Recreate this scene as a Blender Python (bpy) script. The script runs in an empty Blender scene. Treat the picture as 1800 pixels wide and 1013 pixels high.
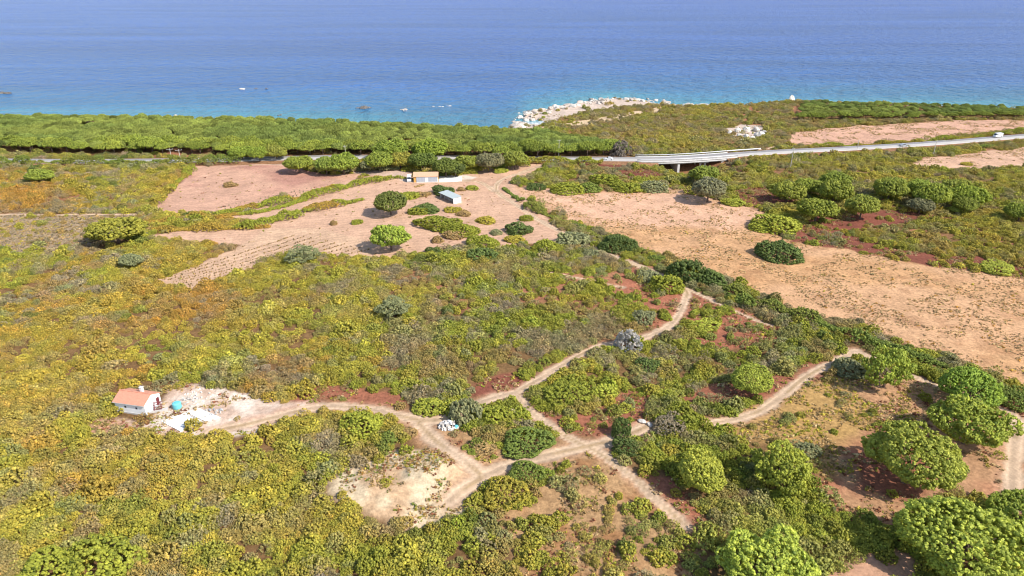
import bpy, math, random
import numpy as np
from mathutils import Vector, Matrix

C = bpy.context.scene.collection
SC = bpy.context.scene
R = math.radians

# ------------------------------------------------------------------ camera, world, sun, exposure
H = 90.0
PITCH = R(25.0)
FPX = 900 / math.tan(R(36.5))
cam = bpy.data.cameras.new("camera")
cam.sensor_width = 36
cam.lens = 18 / math.tan(R(36.5))
cam.clip_start = 1
cam.clip_end = 20000
camo = bpy.data.objects.new("camera", cam)
C.objects.link(camo)
camo.location = (0, 0, H)
camo.rotation_euler = (R(90) - PITCH, 0, 0)
SC.camera = camo

SUN_EL = R(43)
SV = Vector((0.86, -0.51, 0)).normalized() * math.cos(SUN_EL) + Vector((0, 0, math.sin(SUN_EL)))
world = bpy.data.worlds.new("World")
SC.world = world
world.use_nodes = True
wn = world.node_tree
bg = wn.nodes["Background"]
sky = wn.nodes.new("ShaderNodeTexSky")
sky.sky_type = 'NISHITA'
sky.sun_disc = False
sky.sun_elevation = SUN_EL
sky.sun_rotation = math.atan2(SV.x, SV.y)
sky.air_density = 1.0
sky.dust_density = 1.2
wn.links.new(sky.outputs[0], bg.inputs[0])
bg.inputs[1].default_value = 0.15
sun = bpy.data.lights.new("sun", 'SUN')
sun.energy = 4.3
sun.angle = R(0.5)
sun.color = (1.0, 0.95, 0.86)
suno = bpy.data.objects.new("sun", sun)
C.objects.link(suno)
suno.rotation_euler = (-SV).to_track_quat('-Z', 'Y').to_euler()
SC.view_settings.view_transform = 'Standard'
SC.view_settings.look = 'None'
SC.view_settings.exposure = 0.46
SC.view_settings.gamma = 1
SC.cycles.pixel_filter_type = 'BLACKMAN_HARRIS'
SC.cycles.filter_width = 1.05
SC.cycles.max_bounces = 5
SC.cycles.diffuse_bounces = 2
SC.cycles.transparent_max_bounces = 4

# ------------------------------------------------------------------ small maths
def noise2(x, y, scale, seed):
    """smooth value noise in 0..1"""
    rs = np.random.RandomState(seed)
    n = 256
    lat = rs.rand(n, n)
    u = np.asarray(x, float) / scale + 1000.3
    v = np.asarray(y, float) / scale + 1000.7
    iu = np.floor(u).astype(int)
    iv = np.floor(v).astype(int)
    fu = u - iu
    fv = v - iv
    fu = fu * fu * (3 - 2 * fu)
    fv = fv * fv * (3 - 2 * fv)
    a = lat[iu % n, iv % n]
    b = lat[(iu + 1) % n, iv % n]
    c = lat[iu % n, (iv + 1) % n]
    d = lat[(iu + 1) % n, (iv + 1) % n]
    return (a * (1 - fu) + b * fu) * (1 - fv) + (c * (1 - fu) + d * fu) * fv


def fbm(x, y, scale, seed, octv=3):
    t = 0
    a = 1.0
    s = 0
    for k in range(octv):
        t = t + a * noise2(x, y, scale / 2 ** k, seed + 17 * k)
        s += a
        a *= 0.55
    return t / s


def sstep(a, b, x):
    t = np.clip((x - a) / (b - a), 0, 1)
    return t * t * (3 - 2 * t)


CP, SP = math.cos(PITCH), math.sin(PITCH)


def plane_at(px, py, z=0.0):
    """where the sight line through a place in the survey photo meets height z"""
    cx = (px - 900) / FPX
    cy = -(py - 506.5) / FPX
    d = (cx, CP + cy * SP, -SP + cy * CP)
    t = (z - H) / d[2]
    return d[0] * t, d[1] * t


def lin(r, g, b, k=1.0):
    f = lambda c: ((c / 255 + 0.055) / 1.055) ** 2.4 if c > 10 else c / 255 / 12.92
    return np.array([f(r) * k, f(g) * k, f(b) * k])


# ------------------------------------------------------------------ coast and relief
COAST_PX = [(-900, 203), (-400, 205), (0, 208), (270, 210), (380, 213), (500, 215), (640, 219), (760, 225), (860, 230),
            (886, 229), (900, 219), (915, 206), (925, 196), (950, 190), (985, 184), (1030, 177), (1080, 170), (1130, 175),
            (1180, 182), (1260, 182), (1320, 182), (1390, 176), (1500, 180), (1800, 187), (2200, 192)]
CW = np.array([plane_at(*p) for p in COAST_PX])
CW = np.vstack([[-9000, CW[0, 1] + 60], CW, [9000, CW[-1, 1] + 20]])
for i in range(1, len(CW)):
    CW[i, 0] = max(CW[i, 0], CW[i - 1, 0] + 0.5)


def coast_y(x):
    return np.interp(x, CW[:, 0], CW[:, 1])


SEA_Z = -2.0
GULLY = plane_at(1218, 290)
POOL = plane_at(936, 210)
MOUND1 = plane_at(765, 828)
MOUND2 = plane_at(650, 865)


def relief(x, y):
    x = np.asarray(x, float)
    y = np.asarray(y, float)
    h = 1.6 * (fbm(x, y, 70, 5, 2) - 0.5) + 0.35 * (fbm(x, y, 9, 9, 2) - 0.5)
    for (mx, my), rad, hh in ((MOUND1, 7, 2.0), (MOUND2, 9, 1.3)):
        d2 = ((x - mx) / (rad * 1.3)) ** 2 + ((y - my) / rad) ** 2
        h = h + hh * np.exp(-d2 * 1.6) * (0.7 + 0.6 * noise2(x, y, 2.6, 71))
    gx, gy = GULLY
    d2 = ((x - gx) / 17) ** 2 + ((y - gy) / 16) ** 2
    h = h - 6.5 * np.exp(-d2 ** 1.5)
    s = y - coast_y(x) + 5 * (noise2(x, y, 14, 33) - 0.5)
    h = h - 7.5 * sstep(-9, 9, s)
    px, py = POOL
    d2 = ((x - px) / 11) ** 2 + ((y - py) / 12) ** 2
    h = h - 4.5 * np.exp(-d2 * 1.5)
    return h


def hz(x, y):
    return float(relief(np.array([x]), np.array([y]))[0])


def at(px, py, up=0.0):
    z = 0.0
    for _ in range(4):
        x, y = plane_at(px, py, z + up)
        z = hz(x, y)
    return Vector((x, y, z))


# ------------------------------------------------------------------ mesh helpers
def tag(o, label=None, cat=None, group=None, kind=None):
    if label: o["label"] = label
    if cat: o["category"] = cat
    if group: o["group"] = group
    if kind: o["kind"] = kind
    return o


def mesh_np(name, V, faces, mat=None, attrs=None, smooth=False):
    """faces: list of int arrays of equal-size polygons (n,k)"""
    me = bpy.data.meshes.new(name)
    V = np.asarray(V, np.float32)
    faces = [np.asarray(f, np.int32) for f in faces if len(f)]
    loops = np.concatenate([f.ravel() for f in faces])
    sizes = np.concatenate([np.full(len(f), f.shape[1], np.int32) for f in faces])
    starts = np.concatenate([[0], np.cumsum(sizes)[:-1]]).astype(np.int32)
    me.vertices.add(len(V))
    me.vertices.foreach_set("co", V.ravel())
    me.loops.add(len(loops))
    me.loops.foreach_set("vertex_index", loops)
    me.polygons.add(len(sizes))
    me.polygons.foreach_set("loop_start", starts)
    me.polygons.foreach_set("loop_total", sizes)
    if smooth:
        me.polygons.foreach_set("use_smooth", np.ones(len(sizes), bool))
    for k, a in (attrs or {}).items():
        a = np.asarray(a, np.float32)
        if a.ndim == 1:
            at_ = me.attributes.new(k, 'FLOAT', 'POINT')
            at_.data.foreach_set("value", a)
        else:
            at_ = me.attributes.new(k, 'FLOAT_COLOR', 'POINT')
            if a.shape[1] == 3:
                a = np.hstack([a, np.ones((len(a), 1), np.float32)])
            at_.data.foreach_set("color", a.ravel())
    me.update(calc_edges=True)
    me.validate()
    if mat:
        me.materials.append(mat)
    return me


def link(name, me, parent=None, loc=None):
    o = bpy.data.objects.new(name, me)
    C.objects.link(o)
    if parent is not None: o.parent = parent
    if loc is not None: o.location = loc
    return o


def empty(name, loc, rz=0.0):
    o = bpy.data.objects.new(name, None)
    C.objects.link(o)
    o.location = loc
    o.rotation_euler = (0, 0, rz)
    return o


class MB:
    """collects boxes, prisms and tubes for one mesh"""
    def __init__(s):
        s.v, s.f = [], []

    def poly(s, pts, faces):
        n = len(s.v)
        s.v += [tuple(p) for p in pts]
        s.f += [tuple(i + n for i in f) for f in faces]
        return s

    def box(s, c, d, rz=0.0, taper=1.0):
        cx, cy, cz = c
        dx, dy, dz = d[0] / 2, d[1] / 2, d[2] / 2
        ca, sa = math.cos(rz), math.sin(rz)
        P = []
        for z, t in ((-dz, 1), (dz, taper)):
            for x, y in ((-dx, -dy), (dx, -dy), (dx, dy), (-dx, dy)):
                x, y = x * t, y * t
                P.append((cx + x * ca - y * sa, cy + x * sa + y * ca, cz + z))
        return s.poly(P, [(3, 2, 1, 0), (4, 5, 6, 7), (0, 1, 5, 4), (1, 2, 6, 5), (2, 3, 7, 6), (3, 0, 4, 7)])

    def prism(s, prof, y0, y1):
        """profile in x,z extruded along y"""
        n = len(prof)
        P = [(x, y0, z) for x, z in prof] + [(x, y1, z) for x, z in prof]
        F = [tuple(range(n)), tuple(range(2 * n - 1, n - 1, -1))]
        F += [(i + n, (i + 1) % n + n, (i + 1) % n, i) for i in range(n)]
        return s.poly(P, F)

    def tube(s, pts, rad, n=8):
        pts = [Vector(p) for p in pts]
        if not hasattr(rad, '__len__'): rad = [rad] * len(pts)
        P, F = [], []
        for i, p in enumerate(pts):
            d = (pts[min(i + 1, len(pts) - 1)] - pts[max(i - 1, 0)]).normalized()
            a = d.orthogonal().normalized()
            if i and (a.dot(pa) < 0): a = -a
            if i:
                a = (pa - d * pa.dot(d)).normalized()
            pa = a
            b = d.cross(a)
            for k in range(n):
                t = 2 * math.pi * k / n
                P.append(p + (a * math.cos(t) + b * math.sin(t)) * rad[i])
        for i in range(len(pts) - 1):
            for k in range(n):
                k2 = (k + 1) % n
                F.append((i * n + k, i * n + k2, (i + 1) * n + k2, (i + 1) * n + k))
        F.append(tuple(range(n - 1, -1, -1)))
        F.append(tuple((len(pts) - 1) * n + k for k in range(n)))
        return s.poly(P, F)

    def data(s, name, mat, smooth=False):
        me = bpy.data.meshes.new(name)
        me.from_pydata([tuple(v) for v in s.v], [], s.f)
        me.validate()
        if smooth:
            for p in me.polygons: p.use_smooth = True
        if mat: me.materials.append(mat)
        return me

    def build(s, name, mat, parent=None, loc=None, smooth=False):
        return link(name, s.data(name, mat, smooth), parent, loc)


# ------------------------------------------------------------------ materials
def mat_new(name):
    m = bpy.data.materials.new(name)
    m.use_nodes = True
    nt = m.node_tree
    return m, nt, nt.nodes["Principled BSDF"]


def N(nt, t, **kw):
    n = nt.nodes.new(t)
    for k, v in kw.items():
        if k in n.inputs: n.inputs[k].default_value = v
        else: setattr(n, k, v)
    return n


def mat_plain(name, col, rough=0.8, var=0.12, scale=1.5, bump=0.15, metal=0.0, spec=0.3):
    m, nt, p = mat_new(name)
    tc = N(nt, "ShaderNodeTexCoord")
    nz = N(nt, "ShaderNodeTexNoise", Scale=scale, Detail=5.0, Roughness=0.65)
    nt.links.new(tc.outputs["Object"], nz.inputs["Vector"])
    mp = N(nt, "ShaderNodeMapRange")
    mp.inputs[1].default_value = 0.3
    mp.inputs[2].default_value = 0.7
    mp.inputs[3].default_value = 1 - var
    mp.inputs[4].default_value = 1 + var
    nt.links.new(nz.outputs[0], mp.inputs[0])
    mul = N(nt, "ShaderNodeVectorMath", operation='SCALE')
    mul.inputs[0].default_value = tuple(col[:3])
    nt.links.new(mp.outputs[0], mul.inputs["Scale"])
    nt.links.new(mul.outputs[0], p.inputs["Base Color"])
    p.inputs["Roughness"].default_value = rough
    p.inputs["Metallic"].default_value = metal
    p.inputs["Specular IOR Level"].default_value = spec
    if bump:
        b = N(nt, "ShaderNodeBump", Strength=bump, Distance=0.05)
        nt.links.new(nz.outputs[0], b.inputs["Height"])
        nt.links.new(b.outputs[0], p.inputs["Normal"])
    return m


def mat_foliage():
    m, nt, p = mat_new("foliage")
    at_ = N(nt, "ShaderNodeAttribute", attribute_name="tint", attribute_type='INSTANCER')
    lf = N(nt, "ShaderNodeAttribute", attribute_name="leaf", attribute_type='GEOMETRY')
    mixa = N(nt, "ShaderNodeMix", data_type='RGBA')
    mixa.inputs[6].default_value = (0.36, 0.43, 0.47, 1)
    mixa.inputs[7].default_value = (1.62, 1.50, 1.20, 1)
    nt.links.new(lf.outputs["Fac"], mixa.inputs[0])
    wm = N(nt, "ShaderNodeAttribute", attribute_name="warm", attribute_type='GEOMETRY')
    mw = N(nt, "ShaderNodeMix", data_type='RGBA')
    mw.inputs[7].default_value = (0.46, 0.30, 0.07, 1)
    nt.links.new(wm.outputs["Fac"], mw.inputs[0])
    nt.links.new(at_.outputs["Color"], mw.inputs[6])
    mul = N(nt, "ShaderNodeMix", data_type='RGBA', blend_type='MULTIPLY')
    mul.inputs[0].default_value = 1
    nt.links.new(mw.outputs[2], mul.inputs[6])
    nt.links.new(mixa.outputs[2], mul.inputs[7])
    nt.links.new(mul.outputs[2], p.inputs["Base Color"])
    p.inputs["Roughness"].default_value = 0.7
    p.inputs["Specular IOR Level"].default_value = 0.25
    tr = N(nt, "ShaderNodeBsdfTranslucent")
    nt.links.new(mul.outputs[2], tr.inputs["Color"])
    ms = N(nt, "ShaderNodeMixShader")
    ms.inputs[0].default_value = 0.28
    nt.links.new(p.outputs[0], ms.inputs[1])
    nt.links.new(tr.outputs[0], ms.inputs[2])
    nt.links.new(ms.outputs[0], nt.nodes["Material Output"].inputs["Surface"])
    return m


def mat_ground():
    m, nt, p = mat_new("soil")
    at_ = N(nt, "ShaderNodeAttribute", attribute_name="soil")
    ro = N(nt, "ShaderNodeAttribute", attribute_name="rough_ground")
    tc = N(nt, "ShaderNodeTexCoord")
    n1 = N(nt, "ShaderNodeTexNoise", Scale=1.1, Detail=6.0, Roughness=0.7)
    n2 = N(nt, "ShaderNodeTexNoise", Scale=0.22, Detail=4.0, Roughness=0.6)
    for n in (n1, n2): nt.links.new(tc.outputs["Object"], n.inputs["Vector"])
    a = N(nt, "ShaderNodeMapRange")
    a.inputs[1].default_value = 0.33
    a.inputs[2].default_value = 0.67
    a.inputs[3].default_value = 0.62
    a.inputs[4].default_value = 1.3
    nt.links.new(n1.outputs[0], a.inputs[0])
    b = N(nt, "ShaderNodeMapRange")
    b.inputs[1].default_value = 0.3
    b.inputs[2].default_value = 0.7
    b.inputs[3].default_value = 0.86
    b.inputs[4].default_value = 1.14
    nt.links.new(n2.outputs[0], b.inputs[0])
    # fade the fine variation on smooth ground
    mx = N(nt, "ShaderNodeMix")
    mx.inputs[2].default_value = 1.0
    nt.links.new(ro.outputs["Fac"], mx.inputs[0])
    nt.links.new(a.outputs[0], mx.inputs[3])
    mm = N(nt, "ShaderNodeMath", operation='MULTIPLY')
    nt.links.new(mx.outputs[0], mm.inputs[0])
    nt.links.new(b.outputs[0], mm.inputs[1])
    sc = N(nt, "ShaderNodeVectorMath", operation='SCALE')
    nt.links.new(at_.outputs["Color"], sc.inputs[0])
    nt.links.new(mm.outputs[0], sc.inputs["Scale"])
    nt.links.new(sc.outputs[0], p.inputs["Base Color"])
    p.inputs["Roughness"].default_value = 0.95
    p.inputs["Specular IOR Level"].default_value = 0.1
    bp = N(nt, "ShaderNodeBump", Strength=0.7, Distance=0.25)
    nt.links.new(n1.outputs[0], bp.inputs["Height"])
    nt.links.new(bp.outputs[0], p.inputs["Normal"])
    return m


def mat_sea():
    m, nt, p = mat_new("sea_water")
    sh = N(nt, "ShaderNodeAttribute", attribute_name="shore")
    rp = N(nt, "ShaderNodeValToRGB")
    e = rp.color_ramp.elements
    e[0].position = 0.0
    e[0].color = (0.085, 0.28, 0.34, 1)
    e[1].position = 1.0
    e[1].color = (0.034, 0.080, 0.310, 1)
    for pos, c in ((0.012, (0.060, 0.220, 0.32)), (0.045, (0.042, 0.158, 0.315)), (0.10, (0.033, 0.108, 0.30)), (0.3, (0.032, 0.088, 0.30))):
        k = e.new(pos)
        k.color = (*c, 1)
    tc = N(nt, "ShaderNodeTexCoord")
    mp = N(nt, "ShaderNodeMapping")
    mp.inputs["Scale"].default_value = (0.004, 0.014, 1)
    nt.links.new(tc.outputs["Object"], mp.inputs["Vector"])
    pt = N(nt, "ShaderNodeTexNoise", Scale=1.0, Detail=4.0, Roughness=0.6)
    nt.links.new(mp.outputs[0], pt.inputs["Vector"])
    ad = N(nt, "ShaderNodeMath", operation='MULTIPLY_ADD')
    ad.inputs[1].default_value = 0.08
    sb = N(nt, "ShaderNodeMath", operation='SUBTRACT')
    sb.inputs[1].default_value = 0.5
    nt.links.new(pt.outputs[0], sb.inputs[0])
    nt.links.new(sb.outputs[0], ad.inputs[0])
    nt.links.new(sh.outputs["Fac"], ad.inputs[2])
    nt.links.new(ad.outputs[0], rp.inputs[0])
    m3 = N(nt, "ShaderNodeMapping")
    m3.inputs["Scale"].default_value = (0.0016, 0.011, 1)
    m3.inputs["Rotation"].default_value = (0, 0, -0.12)
    nt.links.new(tc.outputs["Object"], m3.inputs["Vector"])
    sk = N(nt, "ShaderNodeTexNoise", Scale=1.0, Detail=5.0, Roughness=0.6, Distortion=0.6)
    nt.links.new(m3.outputs[0], sk.inputs["Vector"])
    mr = N(nt, "ShaderNodeMapRange")
    mr.inputs[1].default_value = 0.3
    mr.inputs[2].default_value = 0.7
    mr.inputs[3].default_value = 0.80
    mr.inputs[4].default_value = 1.22
    nt.links.new(sk.outputs[0], mr.inputs[0])
    ss = N(nt, "ShaderNodeVectorMath", operation='SCALE')
    nt.links.new(rp.outputs[0], ss.inputs[0])
    nt.links.new(mr.outputs[0], ss.inputs["Scale"])
    fo = N(nt, "ShaderNodeMapRange")
    fo.inputs[1].default_value = 0.0005
    fo.inputs[2].default_value = 0.0055
    fo.inputs[3].default_value = 0.75
    fo.inputs[4].default_value = 0.0
    nt.links.new(sh.outputs["Fac"], fo.inputs[0])
    fn = N(nt, "ShaderNodeTexNoise", Scale=0.16, Detail=4.0, Roughness=0.7)
    nt.links.new(tc.outputs["Object"], fn.inputs["Vector"])
    fr = N(nt, "ShaderNodeMapRange")
    fr.inputs[1].default_value = 0.46
    fr.inputs[2].default_value = 0.58
    nt.links.new(fn.outputs[0], fr.inputs[0])
    fm = N(nt, "ShaderNodeMath", operation='MULTIPLY')
    nt.links.new(fo.outputs[0], fm.inputs[0])
    nt.links.new(fr.outputs[0], fm.inputs[1])
    fx = N(nt, "ShaderNodeMix", data_type='RGBA')
    fx.inputs[7].default_value = (0.75, 0.78, 0.78, 1)
    nt.links.new(fm.outputs[0], fx.inputs[0])
    nt.links.new(ss.outputs[0], fx.inputs[6])
    nt.links.new(fx.outputs[2], p.inputs["Base Color"])
    p.inputs["Roughness"].default_value = 0.22
    p.inputs["IOR"].default_value = 1.33
    p.inputs["Specular IOR Level"].default_value = 0.22
    m2 = N(nt, "ShaderNodeMapping")
    m2.inputs["Scale"].default_value = (0.085, 0.075, 1)
    m2.inputs["Rotation"].default_value = (0, 0, 0.25)
    nt.links.new(tc.outputs["Object"], m2.inputs["Vector"])
    w = N(nt, "ShaderNodeTexNoise", Scale=1.0, Detail=6.0, Roughness=0.62)
    nt.links.new(m2.outputs[0], w.inputs["Vector"])
    b = N(nt, "ShaderNodeBump", Strength=1.0, Distance=6.5)
    nt.links.new(w.outputs[0], b.inputs["Height"])
    nt.links.new(b.outputs[0], p.inputs["Normal"])
    return m


M_FOL = mat_foliage()
M_SOIL = mat_ground()
M_SEA = mat_sea()
M_BARK = mat_plain("bark", (0.16, 0.11, 0.085), 0.95, 0.3, 6, 0.4)
M_DEADWOOD = mat_plain("dead_wood", (0.36, 0.33, 0.33), 0.9, 0.2, 3)
M_GRANITE = mat_plain("granite", (0.46, 0.40, 0.35), 0.9, 0.28, 0.5, 0.6)
M_GRANITE_W = mat_plain("pale_granite", (0.60, 0.55, 0.49), 0.9, 0.22, 0.5, 0.6)
M_ROCK_D = mat_plain("wet_rock", (0.15, 0.135, 0.12), 0.7, 0.35, 0.5, 0.6)
M_WHITE = mat_plain("white_render", (0.80, 0.80, 0.80), 0.85, 0.08, 0.8, 0.1)
M_OCHRE = mat_plain("ochre_render", (0.62, 0.36, 0.10), 0.85, 0.1, 0.8, 0.1)
M_CONC = mat_plain("concrete", (0.52, 0.50, 0.48), 0.9, 0.12, 0.6, 0.2)
M_SLAB = mat_plain("pale_paving", (0.78, 0.77, 0.75), 0.9, 0.06, 0.7, 0.1)
M_ASPH = mat_plain("asphalt", (0.40, 0.37, 0.345), 0.9, 0.1, 0.4, 0.1)
M_PAINT = mat_plain("road_paint", (0.78, 0.78, 0.76), 0.7, 0.05, 1, 0)
M_STEEL = mat_plain("galvanised_steel", (0.42, 0.43, 0.45), 0.5, 0.1, 2, 0, 0.4)
M_DARK = mat_plain("dark_void", (0.02, 0.02, 0.022), 0.7, 0.1, 1, 0)
M_GLASS = mat_plain("dark_glass", (0.03, 0.04, 0.05), 0.15, 0.05, 1, 0, 0, 0.6)
M_CARW = mat_plain("white_car_paint", (0.78, 0.79, 0.80), 0.3, 0.02, 1, 0, 0, 0.5)
M_CARS = mat_plain("silver_car_paint", (0.50, 0.52, 0.55), 0.3, 0.02, 1, 0, 0.3, 0.5)
M_TYRE = mat_plain("tyre_rubber", (0.02, 0.02, 0.02), 0.9, 0.1, 1, 0)
M_GREYDOOR = mat_plain("grey_shutter", (0.42, 0.46, 0.52), 0.6, 0.06, 1, 0)
M_REDWOOD = mat_plain("dark_red_timber", (0.16, 0.035, 0.04), 0.8, 0.2, 3)
M_TURQ = mat_plain("turquoise_plastic", (0.16, 0.52, 0.58), 0.5, 0.08, 1, 0)
M_POLE = mat_plain("weathered_pole", (0.50, 0.46, 0.42), 0.9, 0.1, 2)


def mat_tiles(name, col):
    m, nt, p = mat_new(name)
    tc = N(nt, "ShaderNodeTexCoord")
    wv = N(nt, "ShaderNodeTexWave", Scale=3.2, Distortion=0.4)
    wv.bands_direction = 'X'
    nz = N(nt, "ShaderNodeTexNoise", Scale=4.0, Detail=4.0)
    nt.links.new(tc.outputs["Object"], wv.inputs["Vector"])
    nt.links.new(tc.outputs["Object"], nz.inputs["Vector"])
    mp = N(nt, "ShaderNodeMapRange")
    mp.inputs[1].default_value = 0.3
    mp.inputs[2].default_value = 0.7
    mp.inputs[3].default_value = 0.85
    mp.inputs[4].default_value = 1.12
    nt.links.new(nz.outputs[0], mp.inputs[0])
    mul = N(nt, "ShaderNodeVectorMath", operation='SCALE')
    mul.inputs[0].default_value = col
    nt.links.new(mp.outputs[0], mul.inputs["Scale"])
    nt.links.new(mul.outputs[0], p.inputs["Base Color"])
    b = N(nt, "ShaderNodeBump", Strength=0.5, Distance=0.05)
    nt.links.new(wv.outputs[0], b.inputs["Height"])
    nt.links.new(b.outputs[0], p.inputs["Normal"])
    p.inputs["Roughness"].default_value = 0.85
    return m


M_TILE = mat_tiles("terracotta_tiles", (0.66, 0.29, 0.19))
M_TILE2 = mat_tiles("pale_tiles", (0.64, 0.38, 0.24))  # roof tiles of the ochre building, paler than the house tiles
M_SHEET = mat_tiles("grey_sheet_roof", (0.42, 0.47, 0.47))

# ------------------------------------------------------------------ regions of the ground (surveyed in photo pixels)
K = 1 / 1.33
PINK = lin(222, 180, 150, K)
PINKD = lin(220, 174, 147, K)
TAN = lin(218, 172, 131, K)
ORANGE = lin(214, 166, 120, K)
TRACK = lin(232, 200, 168, K)
BROWN = lin(176, 132, 98, K)
RED = lin(164, 106, 82, K)
REDD = lin(138, 84, 68, K)
PALE = lin(232, 208, 172, K)
YARD = lin(236, 218, 200, K)
GREYTAN = lin(176, 152, 122, K)
ROCKY = lin(218, 196, 178, K)
OLIVE = lin(190, 152, 96, K)
DUSTY = lin(206, 160, 130, K)
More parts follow.
